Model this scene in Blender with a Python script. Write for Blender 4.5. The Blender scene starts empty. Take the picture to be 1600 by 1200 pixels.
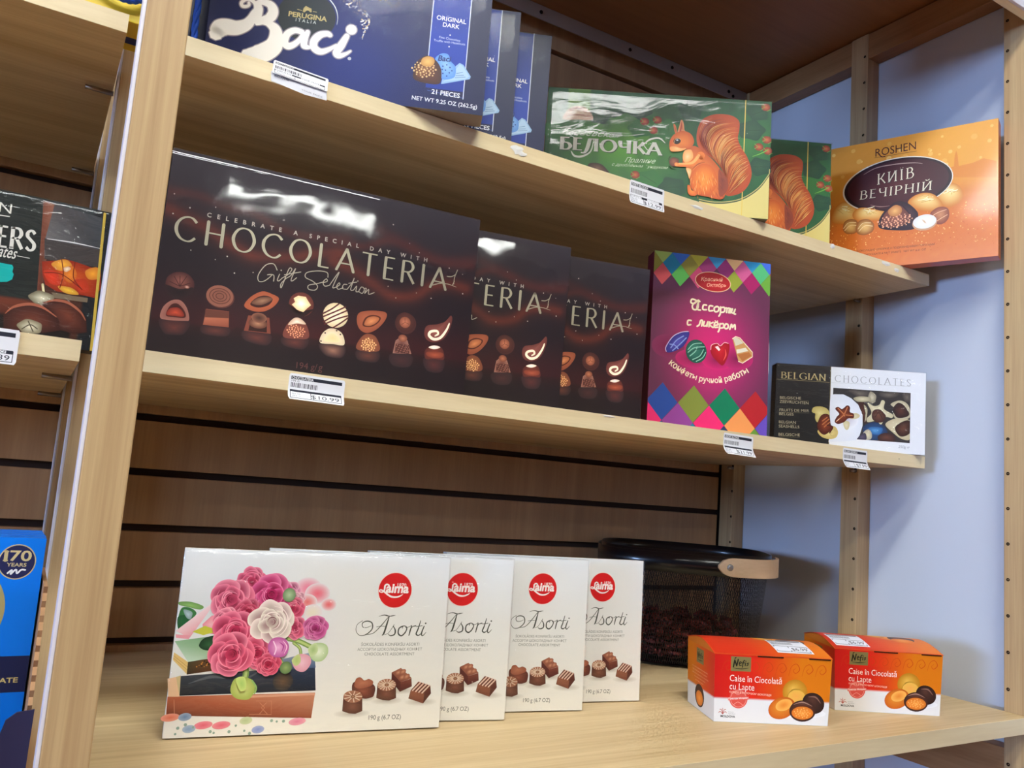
import bpy, bmesh, math, random
from mathutils import Matrix, Vector, noise
from mathutils.geometry import tessellate_polygon
random.seed(7)
S = bpy.context.scene
COL = S.collection
R_ = math.radians

# ---------------------------------------------------------------- camera, light, exposure
cam = bpy.data.objects.new('camera', bpy.data.cameras.new('camera'))
cam.data.sensor_width = 36; cam.data.lens = 28.8; cam.data.clip_start = .01
right = Vector((0.857178, -0.509410, 0.075810)); down = Vector((0.129536, 0.070781, -0.989045)); fwd = Vector((0.498463, 0.857608, 0.126659))
m = Matrix.Identity(4)
for i in range(3):
    m[i][0] = right[i]; m[i][1] = -down[i]; m[i][2] = -fwd[i]
cam.matrix_world = m
COL.objects.link(cam); S.camera = cam
vs = S.view_settings
vs.view_transform = 'Standard'; vs.look = 'None'; vs.gamma = 1.0; vs.use_curve_mapping = False
vs.exposure = 0.0
S.display_settings.display_device = 'sRGB'
W = bpy.data.worlds.new('shop ambience'); S.world = W; W.use_nodes = True
W.node_tree.nodes['Background'].inputs[0].default_value = (.62, .66, .80, 1)
W.node_tree.nodes['Background'].inputs[1].default_value = 0.025

def lamp(name, loc, target, size, size_y, power, col):
    d = bpy.data.lights.new(name, 'AREA'); d.shape = 'RECTANGLE'; d.size = size; d.size_y = size_y
    d.energy = power; d.color = col
    o = bpy.data.objects.new(name, d); o.location = loc
    o.rotation_euler = (Vector(target) - Vector(loc)).to_track_quat('-Z', 'Y').to_euler()
    COL.objects.link(o); return o
# daylight through the shop window, far to the left of the shelves
lamp('window_daylight', (-15, -3.0, 1.05), (1.2, .9, 0), 3.4, 1.3, 1500, (.36, .57, 1.0))
CEIL_EMIT = 35.0

# ---------------------------------------------------------------- helpers
def lin(c):
    out = []
    for v in c[:3]:
        v = v / 255.0
        out.append(v / 12.92 if v <= .04045 else ((v + .055) / 1.055) ** 2.4)
    return (out[0], out[1], out[2], 1.0)
def mix(a, b, t):
    t = max(0.0, min(1.0, t)); return tuple(a[i] + (b[i] - a[i]) * t for i in range(3))
def tag(o, label=None, cat=None, group=None, kind=None):
    if label: o['label'] = label
    if cat: o['category'] = cat
    if group: o['group'] = group
    if kind: o['kind'] = kind
    return o
def empty(name, loc=(0, 0, 0), rot=(0, 0, 0)):
    o = bpy.data.objects.new(name, None); o.empty_display_size = .05
    o.location = loc; o.rotation_euler = rot; COL.objects.link(o); return o
def link(name, me, parent=None):
    o = bpy.data.objects.new(name, me); COL.objects.link(o)
    if parent: o.parent = parent
    return o
def copy_tree(o, parent=None):
    c = o.copy(); COL.objects.link(c)
    if parent: c.parent = parent
    for ch in o.children: copy_tree(ch, c)
    return c
def bm_obj(name, bm, mat, parent=None, smooth=False):
    me = bpy.data.meshes.new(name)
    bmesh.ops.recalc_face_normals(bm, faces=bm.faces)
    bm.to_mesh(me); bm.free()
    if mat: me.materials.append(mat)
    if smooth:
        for p in me.polygons: p.use_smooth = True
    return link(name, me, parent)
def add_box(bm, x0, x1, y0, y1, z0, z1, bevel=0.0):
    r = bmesh.ops.create_cube(bm, size=1.0)
    for v in r['verts']:
        v.co = Vector((x0 + (v.co.x + .5) * (x1 - x0), y0 + (v.co.y + .5) * (y1 - y0), z0 + (v.co.z + .5) * (z1 - z0)))
    if bevel:
        es = list({e for v in r['verts'] for e in v.link_edges})
        bmesh.ops.bevel(bm, geom=es, offset=bevel, segments=2, affect='EDGES', profile=.6)
def box(name, x0, x1, y0, y1, z0, z1, mat, parent=None, bevel=.0008):
    bm = bmesh.new(); add_box(bm, x0, x1, y0, y1, z0, z1, bevel); return bm_obj(name, bm, mat, parent)
def add_tube(bm, pts, r, seg=8, cap=True):
    pts = [Vector(p) for p in pts]; rings = []
    prev = None
    for i, p in enumerate(pts):
        t = (pts[min(i + 1, len(pts) - 1)] - pts[max(i - 1, 0)]).normalized()
        if prev is None:
            a = Vector((0, 0, 1)) if abs(t.z) < .9 else Vector((1, 0, 0))
            n = t.cross(a).normalized()
        else:
            n = (prev - t * prev.dot(t)).normalized()
        prev = n; b = t.cross(n)
        rr = r[i] if isinstance(r, (list, tuple)) else r
        rings.append([bm.verts.new(p + (n * math.cos(2 * math.pi * k / seg) + b * math.sin(2 * math.pi * k / seg)) * rr) for k in range(seg)])
    for a, b in zip(rings, rings[1:]):
        for k in range(seg): bm.faces.new((a[k], a[(k + 1) % seg], b[(k + 1) % seg], b[k]))
    if cap:
        bm.faces.new(rings[0]); bm.faces.new(rings[-1][::-1])

# ---------------------------------------------------------------- materials
def new_mat(name):
    M = bpy.data.materials.new(name); M.use_nodes = True
    return M, M.node_tree, M.node_tree.nodes['Principled BSDF']
def plain(name, rgb, rough=.5, metal=0.0, spec=.5, coat=0.0):
    M, t, p = new_mat(name)
    p.inputs['Base Color'].default_value = lin(rgb); p.inputs['Roughness'].default_value = rough
    p.inputs['Metallic'].default_value = metal; p.inputs['Specular IOR Level'].default_value = spec
    p.inputs['Coat Weight'].default_value = coat; p.inputs['Coat Roughness'].default_value = .06
    return M
def print_mat(name, rough=.4, coat=0.0, metal=0.0, spec=.35, gain=1.0):
    M, t, p = new_mat(name)
    a = t.nodes.new('ShaderNodeAttribute'); a.attribute_name = 'Col'
    if gain == 1.0: t.links.new(a.outputs['Color'], p.inputs['Base Color'])
    else:
        v = t.nodes.new('ShaderNodeVectorMath'); v.operation = 'MULTIPLY'; v.inputs[1].default_value = (gain, gain, gain)
        t.links.new(a.outputs['Color'], v.inputs[0]); t.links.new(v.outputs[0], p.inputs['Base Color'])
    p.inputs['Roughness'].default_value = rough; p.inputs['Coat Weight'].default_value = coat
    p.inputs['Coat Roughness'].default_value = .08; p.inputs['Metallic'].default_value = metal
    p.inputs['Specular IOR Level'].default_value = spec
    return M
def wood(name, c1, c2, axis='x', scale=1.0, rough=.42, band=14.0, spec=.4, grain=.06):
    """grain that runs along one axis: a stretched noise and fine fibres"""
    M, t, p = new_mat(name); N = t.nodes; L = t.links
    tc = N.new('ShaderNodeTexCoord'); mp = N.new('ShaderNodeMapping')
    L.new(tc.outputs['Object'], mp.inputs['Vector'])
    st = {'x': (grain, 1, 1), 'y': (1, grain, 1), 'z': (1, 1, grain)}[axis]
    mp.inputs['Scale'].default_value = [s * scale for s in st]
    n1 = N.new('ShaderNodeTexNoise'); n1.inputs['Scale'].default_value = band; n1.inputs['Detail'].default_value = 4; n1.inputs['Distortion'].default_value = 1.2
    n2 = N.new('ShaderNodeTexNoise'); n2.inputs['Scale'].default_value = band * 16; n2.inputs['Detail'].default_value = 2
    L.new(mp.outputs[0], n1.inputs['Vector']); L.new(mp.outputs[0], n2.inputs['Vector'])
    mx = N.new('ShaderNodeMath'); mx.operation = 'MULTIPLY_ADD'; mx.inputs[1].default_value = .35
    L.new(n2.outputs['Fac'], mx.inputs[0]); L.new(n1.outputs['Fac'], mx.inputs[2])
    rp = N.new('ShaderNodeValToRGB')
    rp.color_ramp.elements[0].position = .46; rp.color_ramp.elements[1].position = .86
    rp.color_ramp.elements[0].color = lin(c2); rp.color_ramp.elements[1].color = lin(c1)
    L.new(mx.outputs[0], rp.inputs['Fac']); L.new(rp.outputs['Color'], p.inputs['Base Color'])
    bp = N.new('ShaderNodeBump'); bp.inputs['Strength'].default_value = .06; bp.inputs['Distance'].default_value = .001
    L.new(n2.outputs['Fac'], bp.inputs['Height']); L.new(bp.outputs[0], p.inputs['Normal'])
    p.inputs['Roughness'].default_value = rough; p.inputs['Specular IOR Level'].default_value = spec
    return M
def film_mat(name, sc=(14, 30, 9), strength=.5, rough=.07, boost=.62):
    M = bpy.data.materials.new(name); M.use_nodes = True; t = M.node_tree; N = t.nodes; L = t.links
    N.remove(N['Principled BSDF']); out = N['Material Output']
    tr = N.new('ShaderNodeBsdfTransparent'); tr.inputs[0].default_value = (.97, .97, .97, 1)
    gl = N.new('ShaderNodeBsdfGlossy'); gl.inputs['Roughness'].default_value = rough; gl.inputs[0].default_value = (1, 1, 1, 1)
    tc = N.new('ShaderNodeTexCoord'); mp = N.new('ShaderNodeMapping'); mp.inputs['Scale'].default_value = sc
    mp.inputs['Rotation'].default_value = (0, .45, 0)
    nz = N.new('ShaderNodeTexNoise'); nz.inputs['Scale'].default_value = 1.0; nz.inputs['Detail'].default_value = 3; nz.inputs['Distortion'].default_value = .8
    L.new(tc.outputs['Object'], mp.inputs[0]); L.new(mp.outputs[0], nz.inputs['Vector'])
    bp = N.new('ShaderNodeBump'); bp.inputs['Strength'].default_value = strength; bp.inputs['Distance'].default_value = .004
    L.new(nz.outputs['Fac'], bp.inputs['Height']); L.new(bp.outputs[0], gl.inputs['Normal'])
    fr = N.new('ShaderNodeFresnel'); fr.inputs['IOR'].default_value = 1.5; L.new(bp.outputs[0], fr.inputs['Normal'])
    # a thin sheet: only its outer side mirrors, light inside leaves freely
    ge = N.new('ShaderNodeNewGeometry'); iv = N.new('ShaderNodeMath'); iv.operation = 'SUBTRACT'; iv.inputs[0].default_value = boost; L.new(ge.outputs['Backfacing'], iv.inputs[1]); iv.use_clamp = True
    ml = N.new('ShaderNodeMath'); ml.operation = 'MULTIPLY'; L.new(iv.outputs[0], ml.inputs[1]); L.new(fr.outputs[0], ml.inputs[0])
    mx = N.new('ShaderNodeMixShader'); L.new(ml.outputs[0], mx.inputs[0]); L.new(tr.outputs[0], mx.inputs[1]); L.new(gl.outputs[0], mx.inputs[2])
    L.new(mx.outputs[0], out.inputs['Surface'])
    return M

M_EDGE = wood('maple shelf edge', (238, 220, 180), (224, 202, 158), 'x', 1.0, .42, 22)
M_BOARD = wood('maple shelf board', (224, 200, 156), (190, 160, 114), 'x', 1.0, .48, 14, grain=.035)
M_POST = wood('maple post', (200, 170, 126), (166, 132, 92), 'z', 1.0, .38, 30, grain=.022)
M_RAIL = wood('maple rail', (166, 122, 80), (140, 98, 60), 'y', 1.0, .45, 24)
M_SLAT = wood('brown slat', (196, 156, 114), (176, 136, 98), 'z', 1.0, .5, 20)
M_TOP = wood('brown top board', (166, 120, 76), (148, 104, 64), 'x', 1.0, .5, 8)
M_GROOVE = plain('dark groove', (70, 48, 34), .8)
M_WALLW = plain('white painted wall', (196, 200, 210), .6)
M_FACING = plain('white laminate edge', (222, 216, 224), .45)
M_METAL = plain('grey steel strip', (172, 160, 150), .4, .3)
M_PIN = plain('steel shelf pin', (150, 135, 118), .35, .8)
M_HOLE = plain('drilled hole', (38, 24, 16), .9, 0, .1)
M_PRINT = print_mat('printed card', .42, .0)
M_GLOSS = print_mat('glossy printed card', .3, .35)
M_FOIL = print_mat('foil print', .28, .2, .55, .5)
M_RICH = print_mat('rich picture print', .4, .15, 0, .35, 1.55)
M_PAPER = print_mat('paper label', .6, 0, 0, .2)
M_FILM = film_mat('clear shrink film', (9, 9, 22), .10, .06)
M_FILM_W = film_mat('wrinkled shrink film', (22, 22, 60), .55, .06)
M_FILM_B = film_mat('soft clear film', (9, 9, 22), .10, .10, .15)
M_FILM_G = film_mat('crinkled clear film', (14, 14, 34), .16, .07, .45)
M_FILM_S = film_mat('taut shrink film', (4, 4, 12), .10, .05, 1.0)

# ---------------------------------------------------------------- flat print: vector artwork on real faces (millimetres)
def cr(pts, closed=False, n=6):
    k = len(pts)
    if k < 3 and not closed: return list(pts)
    out = []
    rng = range(k) if closed else range(k - 1)
    for i in rng:
        if closed: p0, p1, p2, p3 = pts[i - 1], pts[i], pts[(i + 1) % k], pts[(i + 2) % k]
        else: p0, p1, p2, p3 = pts[max(i - 1, 0)], pts[i], pts[i + 1], pts[min(i + 2, k - 1)]
        for j in range(n):
            t = j / n; t2 = t * t; t3 = t2 * t
            out.append(tuple(.5 * ((2 * p1[d]) + (-p0[d] + p2[d]) * t + (2 * p0[d] - 5 * p1[d] + 4 * p2[d] - p3[d]) * t2 + (-p0[d] + 3 * p1[d] - 3 * p2[d] + p3[d]) * t3) for d in (0, 1)))
    if not closed: out.append(pts[-1])
    return out
def ribbon(pts, w, V, T, cap=True):
    """w: one width or a list, interpolated along the line"""
    n = len(pts)
    if n < 2: return
    ws = w if isinstance(w, (list, tuple)) else [w]
    def wid(i):
        if len(ws) == 1: return ws[0] / 2
        f = i / (n - 1) * (len(ws) - 1); a = min(int(f), len(ws) - 2)
        return (ws[a] + (ws[a + 1] - ws[a]) * (f - a)) / 2
    b = len(V)
    for i, p in enumerate(pts):
        q, r = pts[max(i - 1, 0)], pts[min(i + 1, n - 1)]
        dx, dy = r[0] - q[0], r[1] - q[1]; l = math.hypot(dx, dy) or 1
        h = wid(i); V.append((p[0] - dy / l * h, p[1] + dx / l * h)); V.append((p[0] + dy / l * h, p[1] - dx / l * h))
    for i in range(n - 1):
        a = b + 2 * i; T.append((a, a + 1, a + 3)); T.append((a, a + 3, a + 2))
    if cap:
        for i in (0, n - 1):
            h = wid(i)
            if h < .15: continue
            c = len(V); V.append(pts[i])
            for k in range(8): V.append((pts[i][0] + math.cos(k * math.pi / 4) * h, pts[i][1] + math.sin(k * math.pi / 4) * h))
            for k in range(8): T.append((c, c + 1 + k, c + 1 + (k + 1) % 8))
_fc = {}
def text_mesh(s, bold, res):
    key = (s, bold, res)
    if key in _fc: return _fc[key]
    cu = bpy.data.curves.new('t', 'FONT'); cu.body = s; cu.size = 1; cu.resolution_u = res; cu.offset = bold
    o = bpy.data.objects.new('t', cu); COL.objects.link(o)
    me = o.to_mesh(); me.calc_loop_triangles()
    V = [(v.co.x, v.co.y) for v in me.vertices]; T = [tuple(t.vertices) for t in me.loop_triangles]
    o.to_mesh_clear(); bpy.data.objects.remove(o); bpy.data.curves.remove(cu)
    _fc[key] = (V, T); return _fc[key]
GL = {
 'A': (.78, [[(0, 0), (.39, 1)], [(.39, 1), (.78, 0)], [(.14, .33), (.64, .33)]]),
 'B': (.6, [[(.08, 0), (.08, 1)], 's', [(.08, 1), (.38, .99), (.5, .78), (.38, .55), (.08, .53)], 's', [(.08, .53), (.44, .52), (.6, .27), (.44, .01), (.08, 0)]]),
 'C': (.82, ['s', [(.78, .82), (.62, .97), (.43, 1), (.2, .9), (.04, .65), (.04, .35), (.2, .1), (.43, 0), (.62, .03), (.78, .18)]]),
 'E': (.52, [[(.08, 0), (.08, 1)], [(.08, 1), (.5, 1)], [(.08, .52), (.44, .52)], [(.08, 0), (.52, 0)]]),
 'F': (.5, [[(.08, 0), (.08, 1)], [(.08, 1), (.5, 1)], [(.08, .52), (.44, .52)]]),
 'G': (.84, ['s', [(.78, .82), (.62, .97), (.43, 1), (.2, .9), (.04, .65), (.04, .35), (.2, .1), (.43, 0), (.65, .03), (.78, .15)], [(.78, .12), (.78, .44)], [(.58, .44), (.84, .44)]]),
 'H': (.76, [[(.08, 0), (.08, 1)], [(.68, 0), (.68, 1)], [(.08, .52), (.68, .52)]]),
 'I': (.16, [[(.08, 0), (.08, 1)]]),
 'L': (.52, [[(.08, 0), (.08, 1)], [(.08, 0), (.5, 0)]]),
 'N': (.76, [[(.08, 0), (.08, 1)], [(.08, 1), (.68, 0)], [(.68, 0), (.68, 1)]]),
 'O': (.92, ['c', [(.46, 1), (.18, .88), (.03, .5), (.18, .12), (.46, 0), (.74, .12), (.89, .5), (.74, .88)]]),
 'R': (.66, [[(.08, 0), (.08, 1)], 's', [(.08, 1), (.42, .99), (.56, .76), (.42, .53), (.08, .5)], [(.32, .5), (.66, 0)]]),
 'S': (.54, ['s', [(.48, .85), (.3, 1), (.1, .9), (.08, .7), (.27, .53), (.48, .33), (.46, .1), (.26, 0), (.05, .14)]]),
 'T': (.7, [[(.35, 0), (.35, 1)], [(0, 1), (.7, 1)]]),
 'P': (.58, [[(.08, 0), (.08, 1)], 's', [(.08, 1), (.42, .99), (.56, .75), (.42, .5), (.08, .47)]]),
 '\u0411': (.6, [[(.08, 0), (.08, 1)], [(.08, 1), (.52, 1)], 's', [(.08, .56), (.42, .56), (.6, .29), (.42, .01), (.08, 0)]]),
 '\u041b': (.76, ['s', [(-.25, -.2), (-.05, -.22), (.12, .15), (.26, 1)], [(.2, 1), (.68, 1)], [(.66, 0), (.66, 1)]]),
 '\u0427': (.7, ['s', [(.06, 1), (.06, .7), (.2, .46), (.6, .52)], [(.6, 0), (.6, 1)]]),
 '\u041a': (.66, [[(.08, 0), (.08, 1)], 's', [(.08, .48), (.3, .55), (.6, 1)], 's', [(.24, .56), (.4, .4), (.68, 0)]]),
 '\u0418': (.76, [[(.08, 0), (.08, 1)], [(.08, 0), (.66, 1)], [(.68, 0), (.68, 1)]]),
 '\u0419': (.76, [[(.08, 0), (.08, 1)], [(.08, 0), (.66, 1)], [(.68, 0), (.68, 1)], 's', [(.22, 1.25), (.38, 1.14), (.56, 1.27)]]),
 '\u0407': (.3, [[(.15, 0), (.15, 1)], [(.04, 1.16), (.05, 1.18)], [(.25, 1.16), (.26, 1.18)]]),
}
for a, b in (('\u0410', 'A'), ('\u0415', 'E'), ('\u041e', 'O'), ('\u0412', 'B'), ('\u0406', 'I'), ('\u0420', 'P'), ('\u041d', 'H')): GL[a] = GL[b]

class Face:
    """artwork on one face of a box; every primitive lies a few hundredths of a millimetre over what it overlaps"""
    def __init__(s, mapf):
        s.map = mapf; s.parts = {}; s.bb = []; s.p = 'artwork'; s.base = 0
    def add(s, V, T, cols):
        if not T: return
        x0 = min(v[0] for v in V); x1 = max(v[0] for v in V); y0 = min(v[1] for v in V); y1 = max(v[1] for v in V)
        l = s.base + 1
        for b in s.bb:
            if b[4] >= l and b[0] < x1 and b[1] > x0 and b[2] < y1 and b[3] > y0: l = b[4] + 1
        s.bb.append((x0, x1, y0, y1, l))
        P = ([], [], []); o = 0; s.parts.setdefault(s.p, []).append(((x0, x1, y0, y1), P))
        P[0].extend(s.map(v[0] / 1000, v[1] / 1000, l * 1.4e-5) for v in V)
        for a, b, c in T:
            ax, ay = V[a]; bx, by = V[b]; cx, cy = V[c]
            if (bx - ax) * (cy - ay) - (by - ay) * (cx - ax) < 0: b, c = c, b
            P[1].append((a + o, b + o, c + o))
        if isinstance(cols, list): P[2].extend(lin(c) for c in cols)
        else:
            c = lin(cols); P[2].extend([c] * len(V))
    def poly(s, pts, col, smooth=False):
        if smooth: pts = cr(pts, True)
        T = tessellate_polygon([[Vector((p[0], p[1], 0)) for p in pts]])
        s.add(list(pts), [tuple(t) for t in T], col)
    def quad4(s, pts, c4):
        s.add(list(pts), [(0, 1, 2), (0, 2, 3)], list(c4))
    def rect(s, x0, y0, x1, y1, col): s.poly([(x0, y0), (x1, y0), (x1, y1), (x0, y1)], col)
    def blob(s, pts, cin, cout, smooth=True, center=None, p=1.0, rings=(.35, .65, .85, 1.0)):
        if smooth: pts = cr(pts, True, 5)
        cx = center[0] if center else sum(q[0] for q in pts) / len(pts); cy = center[1] if center else sum(q[1] for q in pts) / len(pts)
        V = [(cx, cy)]; C = [cin]; T = []; n = len(pts)
        for t in rings:
            for q in pts:
                V.append((cx + (q[0] - cx) * t, cy + (q[1] - cy) * t)); C.append(mix(cin, cout, t ** p))
        for i in range(n): T.append((0, 1 + i, 1 + (i + 1) % n))
        for r in range(len(rings) - 1):
            for i in range(n):
                a = 1 + r * n + i; b = 1 + r * n + (i + 1) % n
                T.append((a, a + n, b + n)); T.append((a, b + n, b))
        s.add(V, T, C)
    def ell(s, c, rx, ry, cin, cout=None, rot=0.0, off=(0, 0), p=1.0, n=24):
        cs, sn = math.cos(rot), math.sin(rot)
        pts = [(c[0] + rx * math.cos(k * 2 * math.pi / n) * cs - ry * math.sin(k * 2 * math.pi / n) * sn,
                c[1] + rx * math.cos(k * 2 * math.pi / n) * sn + ry * math.sin(k * 2 * math.pi / n) * cs) for k in range(n)]
        if cout is None: s.poly(pts, cin)
        else: s.blob(pts, cin, cout, False, (c[0] + off[0] * rx, c[1] + off[1] * ry), p)
    def stroke(s, pts, w, col, smooth=True, cap=True, closed=False):
        if closed: q = cr(pts, True); q.append(q[0])
        else: q = cr(pts) if smooth else list(pts)
        V, T = [], []; ribbon(q, w, V, T, cap); s.add(V, T, col)
    def strokes(s, L, w, col, smooth=True):
        V, T = [], []
        for q in L: ribbon(cr(q) if smooth else q, w, V, T)
        s.add(V, T, col)
    def dots(s, L, r, col, n=6):
        V, T = [], []
        for i, q in enumerate(L):
            rr = r[i % len(r)] if isinstance(r, (list, tuple)) else r
            c = len(V); V.append(q)
            for k in range(n): V.append((q[0] + rr * math.cos(k * 2 * math.pi / n), q[1] + rr * math.sin(k * 2 * math.pi / n)))
            for k in range(n): T.append((c, c + 1 + k, c + 1 + (k + 1) % n))
        s.add(V, T, col)
    def grid(s, x0, y0, x1, y1, nx, ny, fn):
        V, C, T = [], [], []
        for j in range(ny + 1):
            for i in range(nx + 1):
                x = x0 + (x1 - x0) * i / nx; y = y0 + (y1 - y0) * j / ny
                V.append((x, y)); C.append(fn(x, y))
        for j in range(ny):
            for i in range(nx):
                a = j * (nx + 1) + i; T.append((a, a + 1, a + nx + 2)); T.append((a, a + nx + 2, a + nx + 1))
        s.add(V, T, C)
    def place(s, V, T, p0, p1, col, h=None, shear=0.0, arc=None, bend=None):
        x0 = min(v[0] for v in V); x1 = max(v[0] for v in V); w = x1 - x0
        L = math.hypot(p1[0] - p0[0], p1[1] - p0[1]); k = L / w
        ky = k if h is None else h / max(.01, max(v[1] for v in V))
        ux = ((p1[0] - p0[0]) / L, (p1[1] - p0[1]) / L); uy = (-ux[1], ux[0])
        out = []
        for v in V:
            x = (v[0] - x0) * k; y = v[1] * ky; x += shear * y
            if bend is not None:
                f = x / L; a = 4 * bend * f * (1 - f)
                sl = 4 * bend * (1 - 2 * f) / L
                x, y = x - sl * y, y + a
            out.append((p0[0] + ux[0] * x + uy[0] * y, p0[1] + ux[1] * x + uy[1] * y))
        s.add(out, T, col)
    def text(s, t, p0, p1, col, h=None, bold=0.0, shear=0.0, bend=None, res=3):
        V, T = text_mesh(t, bold, res)
        if V: s.place(V, T, p0, p1, col, h, shear, bend=bend)
    def serif(s, t, p0, p1, col, h, thick=.12, thin=.05, serif=.1, gap=.22, shear=0.0, shadow=None):
        """capitals drawn with broad and narrow strokes and small feet"""
        V, T = [], []; x = 0.0
        for ch in t:
            if ch == ' ': x += .4; continue
            wd, st = GL[ch]; mode = 'p'
            for q in st:
                if isinstance(q, str): mode = q; continue
                pts = [(x + a, b) for a, b in q]
                if mode == 'c':
                    pts = cr(pts, True, 5); pts.append(pts[0])
                elif mode == 's': pts = cr(pts, False, 5)
                ws = []
                for i in range(len(pts)):
                    a, b = pts[max(i - 1, 0)], pts[min(i + 1, len(pts) - 1)]
                    l = math.hypot(b[0] - a[0], b[1] - a[1]) or 1
                    ws.append(thin + (thick - thin) * abs((b[1] - a[1]) / l) ** 1.5 * (1.0 if not (b[1] - a[1]) / l * (b[0] - a[0]) > .3 * l else .8))
                ribbon(pts, ws, V, T, True)
                if serif and mode == 'p':
                    (ax, ay), (bx, by) = pts[0], pts[-1]
                    if abs(by - ay) > .6:
                        for px, py in ((ax, ay), (bx, by)):
                            ribbon([(px - serif, py), (px + serif, py)], thin, V, T, False)
                mode = 'p'
            x += wd + gap
        if shadow: s.place(V, T, (p0[0] + shadow[1], p0[1] - shadow[1]), (p1[0] + shadow[1], p1[1] - shadow[1]), shadow[0], h, shear)
        s.place(V, T, p0, p1, col, h, shear)
    def build(s, parent, mats, default, gap=2.5, whole=('background', 'star_speck', 'bokeh_light')):
        """one object for each separate piece of the print"""
        for name, L in s.parts.items():
            groups = []
            for bx, P in L:
                hit = [g for g in groups if name in whole or any(q[0] - gap < bx[1] and q[1] + gap > bx[0] and q[2] - gap < bx[3] and q[3] + gap > bx[2] for q, _ in g)]
                new = [(bx, P)]
                for g in hit: new = g + new; groups.remove(g)
                groups.append(new)
            for g in groups:
                V, F, C = [], [], []
                for _, (pv, pf, pc) in g:
                    o = len(V); V += pv; C += pc; F += [(a + o, b + o, c + o) for a, b, c in pf]
                me = bpy.data.meshes.new(name); me.from_pydata(V, [], F)
                ca = me.color_attributes.new('Col', 'FLOAT_COLOR', 'POINT')
                ca.data.foreach_set('color', [x for c in C for x in c])
                me.materials.append(mats.get(name, default)); ob = link(name, me, parent)
                if name in ('star_speck', 'bokeh_light'): ob['kind'] = 'stuff'

def carton(w, h, t, cols, mat, parent, name='carton', bev=.0007):
    """cols: front, right, back, left, top, bottom"""
    bm = bmesh.new(); add_box(bm, 0, w, 0, t, 0, h, bev)
    bmesh.ops.recalc_face_normals(bm, faces=bm.faces)
    me = bpy.data.meshes.new(name); bm.to_mesh(me); bm.free()
    ca = me.color_attributes.new('Col', 'FLOAT_COLOR', 'CORNER'); k = 0
    for p in me.polygons:
        n = p.normal
        ds = [-n.y, n.x, n.y, -n.x, n.z, -n.z]; c = lin(cols[ds.index(max(ds))])
        for li in p.loop_indices: ca.data[li].color = c
    me.materials.append(mat); return link(name, me, parent)
def film(w, h, t, parent, mat, seed=0, amp=.0006, g=.0012, sides=True):
    """thin clear wrap round the box, drawn in at the edges and rippled"""
    bm = bmesh.new(); nx, nz = 36, 22
    def pt(u, v, y):
        e = min(u, 1 - u, v, 1 - v)
        d = noise.noise(Vector((u * w * 60 + seed, v * h * 34, seed * 3.1 + y * 30))) * amp * (1.6 if e < .1 else .6)
        return d
    rows = []
    for j in range(nz + 1):
        rows.append([bm.verts.new((-g + (w + 2 * g) * i / nx, -g + pt(i / nx, j / nz, 0), -.0 + (h + g) * j / nz)) for i in range(nx + 1)])
    for j in range(nz):
        for i in range(nx): bm.faces.new((rows[j][i], rows[j][i + 1], rows[j + 1][i + 1], rows[j + 1][i]))
    back = {}
    def bk(i, j):
        if (i, j) not in back:
            v = rows[j][i].co; back[(i, j)] = bm.verts.new((v.x, t + g, v.z))
        return back[(i, j)]
    for i in range(nx): bm.faces.new((rows[nz][i], rows[nz][i + 1], bk(i + 1, nz), bk(i, nz)))
    for j in range(nz if sides else 0):
        bm.faces.new((rows[j + 1][0], bk(0, j + 1), bk(0, j), rows[j][0]))
        bm.faces.new((rows[j][nx], bk(nx, j), bk(nx, j + 1), rows[j + 1][nx]))
    me = bpy.data.meshes.new('shrink_wrap'); bm.to_mesh(me); bm.free()
    for p in me.polygons: p.use_smooth = p.normal.y < -.9
    me.materials.append(mat); return link('shrink_wrap', me, parent)
def front(u, v, l): return (u, -l, v)
def pose(o, x, y, z, yaw, tilt, roll=0.0, t=.03):
    o.location = (x, y, z + max(0, t * math.sin(R_(tilt)))); o.rotation_euler = (-R_(tilt), roll, R_(yaw))

# ---------------------------------------------------------------- the room
ZF, ZC = -1.32, 1.8
tag(box('floor', -17, 3.4, -6.0, 1.40, ZF - .05, ZF, plain('brown floor', (150, 92, 50), .5), None, 0), kind='structure')
tag(box('ceiling', -17, 3.4, -6.0, 1.40, ZC, ZC + .05, plain('ceiling white', (205, 203, 200), .7), None, 0), kind='structure')
tag(box('wall_right', 1.2835, 1.30, .55, 1.40, ZF, ZC, M_WALLW, None, 0), kind='structure')
wb = tag(box('wall_back', -17, 1.2835, 1.275, 1.40, ZF, ZC, M_GROOVE, None, 0), kind='structure')
tag(box('wall_front', -17, 3.4, -6.05, -6.0, ZF, ZC, plain('far wall', (84, 76, 68), .7), None, 0), kind='structure')
# slats of the slotted back wall, one board each, 77 mm apart
slat_me = None
for bx0, bx1 in ((-.75, .046), (.05, 1.2475)):
    slat_me = None
    for k in range(-5, 12):
        z0 = .0665 + .0772 * k
        if slat_me is None:
            bm = bmesh.new(); add_box(bm, bx0, bx1, 1.26, 1.2755, 0, .0672, .0012)
            o = bm_obj('slat', bm, M_SLAT, wb); slat_me = o.data
        else: o = link('slat', slat_me, wb)
        o.location = (0, 0, z0)
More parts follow.
